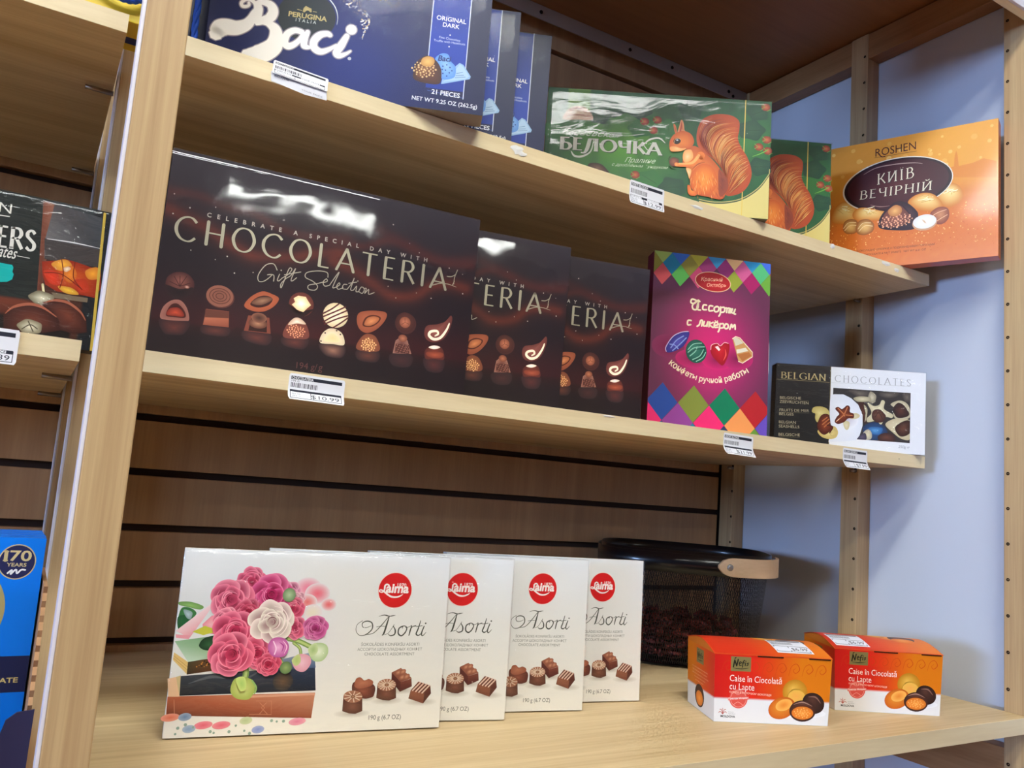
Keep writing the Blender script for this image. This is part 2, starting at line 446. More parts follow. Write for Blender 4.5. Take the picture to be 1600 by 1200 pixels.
# ceiling lamps of the shop: real fittings, out of the frame, seen in the glossy wraps
M_EMIT = bpy.data.materials.new('lamp diffuser'); M_EMIT.use_nodes = True
nt = M_EMIT.node_tree; nt.nodes.remove(nt.nodes['Principled BSDF'])
em = nt.nodes.new('ShaderNodeEmission'); em.inputs[0].default_value = (.97, 1.0, .95, 1); em.inputs[1].default_value = CEIL_EMIT
nt.links.new(em.outputs[0], nt.nodes['Material Output'].inputs['Surface'])
M_HOUS = plain('lamp housing', (235, 235, 232), .4)
for i, (lx, ly, lab) in enumerate([(.10, -.25, 'long ceiling light right above the aisle in front of the shelves'), (-.30, -1.02, 'long ceiling light second from the shelves'), (.85, -5.0, 'long ceiling light at the far end of the shop'),
                                 (-1.9, -.25, 'long ceiling light above the aisle further left')]):
    t = tag(empty('ceiling_light', (lx, ly, ZC)), lab, 'ceiling light', 'shop ceiling lights')
    box('housing', -.62, .62, -.16, .16, -.03, -.001, M_HOUS, t)
    box('diffuser', -.60, .60, -.14, .14, -.036, -.0305, M_EMIT, t, .002)

# ---------------------------------------------------------------- shelf frames
def holes(parent, xs, ys, z0, z1, ph, pitch=.0513, r=.0026, d=-1):
    bm = bmesh.new(); z = ph + math.ceil((z0 - ph) / pitch) * pitch
    while z < z1:
        vs_ = [bm.verts.new((xs + d * .0004, ys + r * math.cos(k * math.pi / 5), z + r * math.sin(k * math.pi / 5))) for k in range(10)]
        c = bm.verts.new((xs - d * .0001, ys, z))
        for k in range(10): bm.faces.new((vs_[k], vs_[(k + 1) % 10], c))
        z += pitch
    o = bm_obj('pin_hole', bm, M_HOLE, parent); o['kind'] = 'stuff'; return o
TOPZ = .893
fr = tag(empty('side_frame', (0, 0, 0)), 'maple ladder frame with drilled pin holes standing against the white wall', 'shelf frame')
for y0, y1, hy, ph in ((.645, .681, .6748, .0779), (.9277, .9632, .934, .0281), (1.2212, 1.2565, 1.2237, .0295)):
    p = box('post', 1.25, 1.2825, y0, y1, ZF + .002, TOPZ if y0 > .7 else 1.05, M_POST, fr, .0012)
    holes(p, 1.25, hy, -.55, .86, ph)
for y0, y1 in ((.681, .9277), (.9632, 1.2212)):
    box('rail', 1.2515, 1.282, y0, y1, .843, TOPZ - .001, M_RAIL, fr, .001)
    box('rail', 1.2515, 1.282, y0, y1, -.375, -.312, M_RAIL, fr, .001)
for z, y in ((.3835, .934), (.0795, .934), (.3835, 1.2237), (.0795, 1.2237)):
    bm = bmesh.new(); add_tube(bm, [(1.2505, y, z - .0032), (1.236, y, z - .0032)], .0027, 8); bm_obj('shelf_pin', bm, M_PIN, fr, True)
dv = tag(empty('side_frame', (0, 0, 0)), 'maple ladder frame between the two shelf bays, its front post near the camera', 'shelf frame')
for y0, y1 in ((.645, .681), (.9277, .9632), (1.2212, 1.2565)):
    box('post', .0346, .0653, y0, y1, ZF + .002, TOPZ if y0 > .7 else 1.05, M_POST, dv, .0012)
    f = box('edge_strip', .0321, .0346, y0 + .0004, y0 + .020, ZF + .002, TOPZ - .002, M_FACING, dv, .0005)
    f['label'] = 'white laminate edge strip'
for z in (.3835, .0795, -.2825):
    for y in (.934, 1.2237):
        bm = bmesh.new(); add_tube(bm, [(.0309, y, z - .0032), (.004, y, z - .0032)], .0027, 8); bm_obj('shelf_pin', bm, M_PIN, dv, True)
# top board, metal strip, header
tb = tag(box('top_board', .0, 1.2825, .6815, 1.2745, .8945, .913, M_TOP, None), 'dark brown underside of the board that roofs the shelf bay', 'board')
st = tag(empty('steel_strip', (0, 0, 0)), 'grey steel strip screwed along the back under the roof board', 'bracket')
bm = bmesh.new(); add_box(bm, .07, 1.248, 1.228, 1.2305, .866, .8935, .0005); add_box(bm, .07, 1.248, 1.2305, 1.2590, .8905, .8935, .0005); bm_obj('strip', bm, M_METAL, st)
for x in (.715, .925, 1.035, 1.195, 1.208):
    bm = bmesh.new(); add_tube(bm, [(x, 1.2283, .8795 if x < 1.2 else .873), (x, 1.2265, .8795 if x < 1.2 else .873)], .0035, 10); bm_obj('screw', bm, M_HOLE, st)
hd = tag(empty('header_board', (0, 0, 0)), 'white-faced header board across the top corner of the frame', 'board')
box('board', .0, 2.1, .632, .6448, .778, 1.05, M_EDGE, hd); box('white_face', .0, 2.1, .6275, .632, .778, 1.05, M_FACING, hd)

# shelves (they sag a little in the middle)
def shelf(x0, x1, y0, y1, zl, zr, t, label, sag=.0022, left=.068, span=1.18):
    o = tag(empty('shelf', (x0, y0, zl)), label, 'shelf', 'maple shelves'); n = 40
    def zz(x):
        u = (x - left) / span; return zl + (zr - zl) * u - 4 * sag * u * (1 - u)
    def slab(name, ya, yb, mat, grow=0.0):
        bm = bmesh.new(); prev = None
        for i in range(n + 1):
            x = x0 + (x1 - x0) * i / n; z = zz(x)
            q = [bm.verts.new((x - x0, yy - y0, zz_ - zl)) for yy, zz_ in ((ya, z + grow), (yb, z + grow), (yb, z - t - grow), (ya, z - t - grow))]
            if prev:
                for k in range(4): bm.faces.new((prev[k], prev[(k + 1) % 4], q[(k + 1) % 4], q[k]))
            else: bm.faces.new(q[::-1])
            prev = q
        bm.faces.new(prev); return bm_obj(name, bm, mat, o)
    slab('board', y0 + .0012, y1, M_BOARD); slab('edge_band', y0, y0 + .0012, M_EDGE)
    return o, zz
s_top, z_top = shelf(.0675, 1.2470, .80, 1.2585, .4022, .4042, .0193, 'upper maple shelf of the right bay, carrying blue, green and orange boxes')
s_mid, z_mid = shelf(.0675, 1.2412, .80, 1.2585, .0990, .1022, .0196, 'middle maple shelf of the right bay, carrying brown, magenta and black boxes')
s_bot, z_bot = shelf(.0675, 1.2488, .6455, 1.2585, -.261, -.261, .0215, 'deep bottom maple shelf carrying white boxes, a basket and orange boxes', 0)
shelf(-.75, .0300, .80, 1.2585, .4040, .4040, .0178, 'upper maple shelf of the left bay with a yellow bag on it', 0)
shelf(-.75, .0298, .80, 1.2585, .0994, .0994, .0185, 'middle maple shelf of the left bay with a black box on it', 0)
shelf(-.75, .0300, .6455, 1.2585, -.261, -.261, .0215, 'bottom maple shelf of the left bay, under the blue boxes', 0)
def scrap(parent, x, z, w, h, seed):
    """torn remains of an old paper label on a shelf edge"""
    rnd = random.Random(seed); pts = []
    for k in range(14):
        a = k * 2 * math.pi / 14; r = .6 + .5 * rnd.random(); pts.append((w / 2 * r * math.cos(a), h / 2 * r * math.sin(a)))
    bm = bmesh.new()
    f = [bm.verts.new((x + p[0] - parent.location.x, .7996 - .80, z + p[1] - parent.location.z)) for p in pts]
    c = bm.verts.new((x - parent.location.x, -.0012, z - parent.location.z))
    for k in range(14): bm.faces.new((f[k], f[(k + 1) % 14], c))
    o = bm_obj('label_scrap', bm, plain('torn paper', (232, 230, 226), .8), parent)
for x, z, w, h, sd in ((.4475, .393, .020, .013, 1), (.455, .390, .012, .008, 2), (.730, .393, .028, .005, 3), (1.005, .399, .012, .008, 5), (1.135, .399, .026, .009, 4), (1.16, .394, .014, .008, 6)): scrap(s_top, x, z, w, h, sd)
scrap(s_mid, .605, .0965, .022, .003, 8)
bm = bmesh.new(); add_tube(bm, [(1.174 - .0675, .7995 - .80 - .0003, .0925 - .0990), (1.174 - .0675, .7998 - .80, .0925 - .0990)], .0006, 6); bm_obj('nail_mark', bm, M_HOLE, s_mid)
# ================================================================ boxes
def new_box(name, label, group, w, h, t, cols, art, mats=None, wrap=None, mat=None, wseed=0, cat='chocolate box', **kw):
    o = tag(empty(name), label, cat, group)
    carton(w, h, t, cols, mat or M_PRINT, o)
    F = Face(front); art(F, w * 1000, h * 1000)
    F.build(o, mats or {}, mat or M_PRINT)
    if wrap: film(w, h, t, o, wrap, wseed, **kw)
    return o
def gauss(d, s): return math.exp(-(d / s) ** 2)
def nz(x, y, s, o=0.0): return noise.noise(Vector((x / s, y / s, o)))
def dist_line(x, y, P):
    b = 1e9
    for (ax, ay), (bx, by) in zip(P, P[1:]):
        dx, dy = bx - ax, by - ay; t = max(0, min(1, ((x - ax) * dx + (y - ay) * dy) / (dx * dx + dy * dy + 1e-9)))
        b = min(b, math.hypot(x - ax - dx * t, y - ay - dy * t))
    return b

# ---------------------------------------------------------------- white boxes with the flower picture
def rose(F, c, r, col, seed, dark=.55, light=.45):
    rnd = random.Random(seed); r = r * .86; dk = mix((84, 2, 30), col, dark * .72); lt = mix(col, (255, 226, 234), light)
    for k in range(7):
        a = k * .898 + rnd.random() * .4; rr = r * (.5 + .08 * rnd.random()); d = r * .5
        cx, cy = c[0] + math.cos(a) * d, c[1] + math.sin(a) * d * .95
        pts = [(cx + rr * (1 + .12 * rnd.uniform(-1, 1)) * math.cos(b * .785 + a), cy + rr * (1 + .12 * rnd.uniform(-1, 1)) * math.sin(b * .785 + a) * .95) for b in range(8)]
        F.blob(pts, dk if k % 2 else mix(dk, col, .4), lt if k % 3 else mix(lt, col, .3), p=1.6)
    for k in range(5):
        a = k * 1.2566 + rnd.random(); d = r * .26; rr = r * .36
        cx, cy = c[0] + math.cos(a) * d, c[1] + math.sin(a) * d
        pts = [(cx + rr * (1 + .15 * rnd.uniform(-1, 1)) * math.cos(b * 1.047), cy + rr * (1 + .15 * rnd.uniform(-1, 1)) * math.sin(b * 1.047)) for b in range(6)]
        F.blob(pts, dk, mix(col, lt, .55), p=1.5)
    F.ell(c, r * .27, r * .25, dk, mix(dk, col, .6))
    for k, rr in enumerate((.2, .13, .42, .55, .7, .34)):
        a0 = rnd.random() * 6
        F.stroke([(c[0] + r * rr * math.cos(a0 + q * .6), c[1] + r * rr * math.sin(a0 + q * .6)) for q in range(6)], [.2, r * .06, .2], mix(dk, (60, 0, 20), .3) if k < 2 else lt)
def choc_cup(F, P, col_side, col_top, n=0):
    """P: left-top, right-top, right-bottom, left-bottom"""
    lt, rt, rb, lb = P; w = math.hypot(rt[0] - lt[0], rt[1] - lt[1]); bx = (rb[0] + lb[0]) / 2; by = (rb[1] + lb[1]) / 2
    F.blob([lt, rt, rb, ((rb[0] * 2 + lb[0]) / 3, rb[1] - w * .12), ((rb[0] + lb[0] * 2) / 3, lb[1] - w * .12), lb], mix(col_side, (170, 120, 95), .35), mix(col_side, (45, 22, 18), .35), False)
    c = ((lt[0] + rt[0]) / 2, (lt[1] + rt[1]) / 2); rot = math.atan2(rt[1] - lt[1], rt[0] - lt[0])
    F.ell(c, w / 2, w * .3, mix(col_top, (60, 30, 22), .3), col_top, rot)
    if n:
        F.strokes([[(c[0] + w * .1 * math.cos(k * 6.283 / n), c[1] + w * .06 * math.sin(k * 6.283 / n)), (c[0] + w * .46 * math.cos(k * 6.283 / n), c[1] + w * .27 * math.sin(k * 6.283 / n))] for k in range(n)], w * .05, (228, 200, 176), False)
        F.ell(c, w * .12, w * .08, (190, 140, 105), (120, 75, 55))
def art_white(F, w, h):
    F.p = 'background'
    def bg(x, y):
        c = mix((236, 238, 240), (240, 236, 228), (h - y) / h)
        c = mix(c, (205, 214, 228), .55 * gauss(math.hypot(x - 45, y - 135), 48)); c = mix(c, (222, 220, 232), .5 * gauss(math.hypot(x - 120, y - 95), 40))
        c = mix(c, (250, 246, 236), .9 * gauss(y - 5, 16) * (1 if x < 130 else .3)); c = mix(c, (255, 255, 255), .4 * gauss(math.hypot(x - 15, y - 160), 30))
        return c
    F.grid(0, 0, w, h, 44, 28, bg)
    F.p = 'flower_picture'
    # blurred flowers far behind
    for c, r, k in ((((122.9,141.7)), 14, (244, 130, 160)), (((133,136.8)), 13, (240, 110, 130)), (((145.5,125.8)), 8, (240, 110, 115)), (((123.4,128)), 10, (236, 120, 120)), (((129.6,117.8)), 10, (238, 228, 206))):
        F.ell(c, r, r * .8, k, (236, 226, 232), p=1.3)
    # leaves and pink paper on the left
    for L, col in (([(0.4,125.9),(11.3,126.1),(22.8,122.2),(20,118.9),(8.8,121.2),(0.8,123)], (150, 196, 110)), ([(2.7,119.5),(11.2,120.4),(17.3,114.8),(8.9,106.7),(1.5,103.4)], (70, 140, 80)), ([(0.6,111.4),(8.1,113.1),(12.8,106.7),(3.6,98.6)], (40, 104, 62)), ([(5.1,118.7),(13.2,116.4),(12.4,109.9),(8.3,111.5)], (186, 208, 222))):
        F.blob(L, col, mix(col, (30, 70, 40), .3))
    F.blob([(24,105.2),(31.7,113.3),(38.1,113.4),(41.5,94.7),(25.7,97.1)], (250, 190, 200), (240, 150, 165), False)
    F.quad4([(0.2,98.6),(29,123.9),(36,129.8),(13.7,92.2)], [(250, 214, 220), (246, 226, 232), (244, 222, 230), (240, 160, 170)])
    F.poly([(0.6,95.4),(14.2,94.6),(13.1,91),(1.3,92.2)], (240, 160, 172))
    F.poly([(15.4,97.9),(26.5,103.6),(40.6,98.8),(25.9,94.7)], (206, 204, 70))
    # three books
    F.quad4([(0.5,89),(41,94.7),(45.6,74.8),(14.8,69.6)], [(150, 190, 150), (110, 150, 110), (160, 190, 150), (206, 226, 206)])
    F.poly([(1.1,78.7),(14.8,69.6),(14.8,58.5),(1,71.6)], (232, 196, 124)); F.strokes([[(1.1,75.6),(14.7,65.2)], [(1.1,73.5),(14.8,62.3)]], .4, (196, 150, 84), False)
    F.quad4([(14.8,69.6),(47.2,74.8),(50.2,62.8),(14.9,57.9)], [(80, 70, 44), (120, 74, 40), (110, 60, 34), (64, 50, 32)])
    F.dots([((23.2,64.3)[0] + i * 1.6 + (i * 7 % 3) * .5, (23.1,65.1)[1] + (i * 5 % 4) * 1.3) for i in range(26)], [.7, .5, .9], (196, 130, 60)); F.dots([((27.7,65.8)[0] + i * 2.1, (27.7,65.8)[1] + (i * 3 % 4) * 1.5) for i in range(14)], .8, (48, 28, 18))
    F.blob([(23,85.8),(27.8,92.2),(41.1,93.9),(43,80.9),(32.3,80.2),(25.8,81.8)], (60, 104, 66), (24, 56, 34))
    F.quad4([(8.6,56.6),(137.4,64.5),(140.2,40.6),(10.7,38.5)], [(58, 64, 72), (44, 58, 84), (30, 36, 50), (34, 38, 44)])
    F.poly([(5.6,55.8),(9.7,57.3),(10.8,37.7),(7.3,39.3)], (214, 190, 140)); F.ell((106.7,50.1), 10, 9, (110, 84, 60), (60, 54, 54))
    F.quad4([(93.6,69.2),(135.1,78.8),(138.1,62.9),(96.1,60.9)], [(120, 130, 150), (150, 166, 190), (70, 92, 130), (60, 74, 100)])
    F.stroke([(17.1,49.3),(36.7,55.3),(51.2,53.5)], [.2, 3, .3], (92, 98, 104)); F.stroke([(53.7,45.4),(73.7,54.7),(85.9,62.7)], [.2, 2, .3], (84, 88, 96))
    F.quad4([(0.1,38),(139.9,38.6),(138.3,13.9),(1,20.8)], [(186, 100, 68), (206, 140, 110), (150, 78, 54), (120, 58, 40)])
    F.stroke([(75.7,36.1),(139.1,37.3)], 2.2, (220, 160, 132)); F.strokes([[(82.6,31.9),(97.5,31.5),(98.5,18.5),(77.4,19.5)], [(86.1,30.2),(91.5,25.2),(87.2,19.7)], [(92.7,30),(88.2,25.3),(94.4,19.4)], [(6.3,34.7),(8.2,21.4)]], .6, (206, 136, 104), False)
    F.poly([(-1.8,54.4),(5.6,55.8),(10.8,37.7),(0.9,37.9)], (240, 196, 156))
    # flowered cloth
    for c, col in (((4.7,18.8), (236, 120, 90)), ((35.5,10.8), (236, 96, 120)), ((52,10.2), (236, 100, 122)), ((87.1,4.8), (130, 150, 214)), ((124.7,11.1), (230, 130, 160)), ((17.9,18.9), (110, 140, 180)), ((22.8,7.8), (140, 170, 204)), ((74.8,13.7), (190, 206, 150))):
        F.ell(c, 8.5 if col[0] > 200 else 6, 3.6, col, mix(col, (250, 240, 230), .35), .1)
    F.dots([(19.2,11.8),(26.4,9.2),(42.5,4.6),(45.8,3.3),(59.9,3.9),(65.7,9.3),(99.4,12.8),(104.5,11.8),(111.1,11.9),(11,3.6),(12.7,8.9),(74.2,4.2),(79.4,1.6)], [1.6, 1.2], (150, 176, 160))
    # stems
    for L, wd in (([(68.4,65.3),(70,58),(68.8,51.6)], 6), ([(68.3,89.8),(78.4,87.4),(91.9,85.3)], 4.6), ([(108.1,91.5),(118.6,89),(133,82.6)], 5), ([(113.6,87.3),(120.1,82.3),(122.1,74.7)], 3), ([(100.7,73.2),(104.6,68.2),(107.8,64.4)], 2.4), ([(119.9,110.9),(122.4,102.5),(126.9,92.3)], 3)):
        F.stroke(L, wd, (128, 158, 84)); F.stroke(L, wd * .45, (190, 208, 130))
    for i, (c, r, col) in enumerate((((78.4,110.5), 22, (150, 40, 70)), ((103.4,137.8), 14, (240, 150, 190)), ((114.4,131.2), 8, (250, 190, 205)), ((67.8,132), 15, (228, 70, 130)), ((66.1,147.9), 17, (236, 80, 125)), ((109.4,121), 14, (232, 70, 110)), ((113,102.4), 14, (240, 90, 130)), ((86.7,134.9), 25, (222, 50, 125)),
                                    ((48.5,129.2), 25, (240, 96, 135)), ((66.2,116.7), 17, (206, 45, 84)), ((45.8,109.4), 15, (244, 120, 150)), ((81.3,90.6), 15, (214, 50, 90)), ((55.1,98.8), 25, (232, 70, 112)), ((78.6,77.5), 19, (226, 60, 100)), ((90.1,67.2), 14, (226, 56, 92)), ((54.2,76.8), 26, (236, 78, 116)), ((133.7,102.5), 15, (214, 80, 160)))):
        rose(F, c, r, col, 11 + i)
    rose(F, (89.9,108.1), 26, (232, 236, 214), 77, .72, .6)
    F.blob([(88.2,85.7),(92.8,92.3),(102.9,92.3),(108.8,84.8),(106.3,75.7),(97.3,73.7),(90.7,77.4)], (240, 180, 220), (190, 90, 160)); F.stroke([(93.2,89),(96.4,82.4),(95.3,76.6)], 1.2, (250, 214, 236)); F.stroke([(99.1,88.2),(103.4,84.8),(102.3,79)], [.4, 1.6, .4], (176, 70, 146)); F.stroke([(102.4,89.8),(106.8,84),(104.8,77.3)], [.3, 1.2, .3], (250, 206, 232))
    F.blob([(56.9,45.3),(60,53.3),(68.8,54.8),(78.2,50.6),(80,41.6),(75.1,33.7),(64.5,34.3),(58.4,38.9)], (226, 232, 150), (170, 186, 90)); F.blob([(60.8,53.3),(68.7,55.1),(71.4,45),(66.1,41.9)], (170, 206, 110), (206, 222, 130)); F.stroke([(76.5,51.4),(81.2,44.8),(80.2,39.2)], 1.6, (150, 190, 110))
    F.blob([(128.8,81.4),(136,87.3),(146.7,85.6),(149.3,77.1),(143.8,69.5),(134.2,70.4)], (240, 246, 226), (180, 206, 150)); F.blob([(128.7,82.2),(136,87.3),(138.6,78.8),(132.1,73.8)], (170, 200, 130), (206, 222, 170))
    F.blob([(113.6,70.6),(119.9,76.4),(130.3,74.7),(132.8,67.1),(126.7,59.2),(117.9,61.4)], (244, 200, 214), (230, 160, 180)); F.blob([(113.3,70.6),(119.9,76.4),(122.3,68.9),(117.6,64.8)], (186, 206, 120), (206, 216, 150))
    F.ell((107.9,63.6), 6, 6, (150, 170, 110), (96, 124, 78)); F.ell((104.2,134.8), 6.5, 7, (180, 200, 160), (110, 140, 100))
    # emblem
    F.p = 'emblem'
    c = (215.4,142); e = (233.9,142.4); r = math.hypot(e[0] - c[0], e[1] - c[1])
    F.ell(c, r * 1.03, r * 1.03, (250, 226, 220), n=48); F.ell(c, r * .985, r * .985, (222, 32, 36), n=48)
    wt = (255, 246, 244)
    F.text('1870', (217.5,145.6), (227.4,145.5), wt, bold=.012)
    F.text('aima', (204.9,139.5), (230.3,139.5), wt, bold=.035, shear=.12)
    F.stroke([(206.4,144.4),(208,145.2),(208.1,147),(205.8,147.9),(203.9,146.4),(203.7,143.6),(203.2,140.9),(201.1,139.6),(198.7,140.1),(198.1,141.2),(199.6,142),(202.4,140.9),(207.4,137.4),(212.3,135),(218,134.9),(222.5,136.7),(224.5,138.4)], [1.3, 1.5, 1.7, 1.9, 1.7, 1.2, 1.0, 1.3, 1.8, 2.0, 1.5, .4], wt)
    F.p = 'lettering'
    dk = (70, 74, 66)
    F.stroke([(192.4,104.8),(187.6,102.9),(183.4,103.6),(183,107.6),(187.8,109.5),(193,107.6),(193.5,101.3),(187.4,95.8),(180.8,95),(176.6,99.7),(177.4,105.9),(182.8,109.9)], [.4, .9, 1.3, .6, .5], dk)
    F.stroke([(187.4,95.8),(195.5,97.4),(204,106.1),(210.9,114.2),(217.6,115.9)], [.5, .7, .9, .6, .4], dk); F.stroke([(199.9,114.5),(205.7,116),(211.7,114.8),(217.6,115.9)], [.3, 1.1, .4], dk)
    F.stroke([(211.3,115.1),(209.1,106.2),(206.8,97.4),(204.9,95)], [.7, 1.8, 1.8, .6], dk); F.stroke([(198.3,103.7),(204.1,104.5),(209.3,103.8)], .5, dk)
    F.stroke([(207.4,95.8),(211.5,97.4),(216,103.8),(217.2,106.2)], [.4, .5, .6], dk); F.stroke([(216.3,104.6),(218.8,100.6),(218.4,96.2),(214.2,94.7),(211.6,96.3)], [.8, 1.6, 1.2, .5], dk)
    F.stroke([(227.1,104.7),(223,102.3),(222.6,97),(226.2,94.7),(230.2,98.3),(231.5,103.1),(227.9,105),(226.4,102.3)], [1.2, 1.5, 1.2, .6], dk)
    F.stroke([(229.8,103.1),(234,103.9),(236.5,105.6)], .5, dk); F.stroke([(236.8,105.1),(235.5,99.9),(234.5,95.1)], [1.0, 1.5, 1.0], dk); F.stroke([(235.2,99.1),(237.5,103.9),(241.3,105.1)], [.5, .7, 1.3], dk)
    F.stroke([(246.5,110.5),(244.1,101.6),(242.4,96.7),(245.1,95.1),(248.4,97.5)], [.8, 1.5, 1.4, .6], dk); F.stroke([(242.1,104.3),(248.7,105.3)], .7, dk)
    F.stroke([(250.8,104.8),(248.4,97.5),(249.8,94.8),(253.4,98.4)], [1.1, 1.5, 1.0, .4], dk); F.dots([(252.3,107.8)], .9, dk, 10)
    g = (128, 130, 124)
    F.text('\u0160OKOL\u0100DES KONFEK\u0160U ASORTI', (183.4,84.3), (246.8,84.5), g); F.text('\u0410\u0421\u0421\u041e\u0420\u0422\u0418 \u0428\u041e\u041a\u041e\u041b\u0410\u0414\u041d\u042b\u0425 \u041a\u041e\u041d\u0424\u0415\u0422', (179.8,79.3), (250.3,79.5), g); F.text('CHOCOLATE ASSORTMENT', (187.6,74.6), (242.1,74.4), g)
    F.text('190 g (6.7 OZ)', (197.7,10.2), (232.3,9.9), (90, 90, 84), h=4.6)
    F.p = 'chocolate_picture'
    for c, rx in (((179.7,16.9), 19), ((191.3,32.4), 17), ((215.3,28.7), 17), ((231.6,38.8), 15), ((253.1,26.5), 18)): F.ell(c, rx, 4, (186, 176, 164), (236, 233, 226), p=.8)
    br, tp = (112, 64, 50), (176, 118, 92)
    F.blob([(179.6,48.4),(200.1,45.2),(201.5,34.8),(197.1,31.8),(189.8,31.6),(182.9,36),(178.1,38.4)], (150, 84, 64), (92, 46, 38)); F.blob([(179.8,46.8),(181.4,51.7),(185.8,52.6),(189.8,49.7),(194.6,50.9),(199.3,48.3),(197.7,44.2),(186.8,41.3),(180.6,43)], (190, 120, 92), (158, 92, 70))
    choc_cup(F, [(169.3,34.5),(189.2,32.8),(190.4,19),(169.4,19.6)], br, tp, 9)
    F.quad4([(218.6,57.1),(219,48),(229.2,37.3),(229.2,47.2)], [(96, 46, 40), (84, 40, 36), (80, 38, 34), (100, 52, 44)]); F.quad4([(229.2,47.2),(229.2,37.3),(241.9,42.5),(240.9,50.7)], [(120, 62, 50), (86, 40, 36), (98, 50, 42), (130, 72, 58)]); F.quad4([(218.6,57.1),(228.4,61.7),(241.2,51),(229.2,47.2)], [(150, 90, 70), (168, 110, 88), (150, 90, 70), (140, 84, 66)])
    for c in ((225.9,57), (230.9,57.7), (230.5,52.2), (235.5,52.9)): F.ell(c, 3.6, 2.4, (214, 156, 124), (150, 86, 66), .5)
    choc_cup(F, [(204.2,44.8),(224.4,44.4),(225.5,31.1),(204.1,31.7)], br, tp, 16)
    F.quad4([(241,38.6),(239.1,30.3),(255.8,24.8),(256.2,35.1)], [(150, 90, 66), (120, 70, 52), (128, 74, 56), (140, 84, 62)]); F.quad4([(256.2,35.1),(255.8,24.8),(263.9,34.9),(262.6,42.9)], [(96, 50, 40), (84, 42, 34), (84, 42, 34), (110, 58, 46)]); F.quad4([(241,38.6),(248.9,47.4),(262.6,42.9),(256.2,35.1)], [(110, 60, 46), (120, 66, 50), (104, 54, 42), (110, 60, 46)])
    F.strokes([[(243.2,38.5),(251.2,46.3)], [(246.7,37.3),(254.7,45.4)], [(250.2,36.5),(258.3,44.4)], [(253.8,35.6),(261.5,43.2)]], 1.5, (232, 200, 180), False)
white = new_box('chocolate_box', 'white chocolate box with the pink rose bouquet picture fully in view, foremost of four', 'white flower-picture chocolate boxes', .2752, .1776, .0155,
    [(238, 238, 236), (236, 236, 234), (225, 225, 222), (238, 238, 240), (242, 242, 240), (220, 218, 212)], art_white, wrap=M_FILM_W, wseed=2, amp=.0004)
pose(white, .1464, .8588, -.2608, -7.82, 2.91)
for lab, x, y, yaw, tilt in (('white chocolate box second in the row, red emblem partly hidden', .2357, .8855, -12.0, 2.5), ('white chocolate box third in the row, whole red emblem in view', .3500, .8890, -10.5, 2.5), ('white chocolate box last in the row, beside the black mesh basket', .4540, .9015, -9.0, 2.5)):
    c = copy_tree(white); c['label'] = lab; pose(c, x, y, -.2608, yaw, tilt)

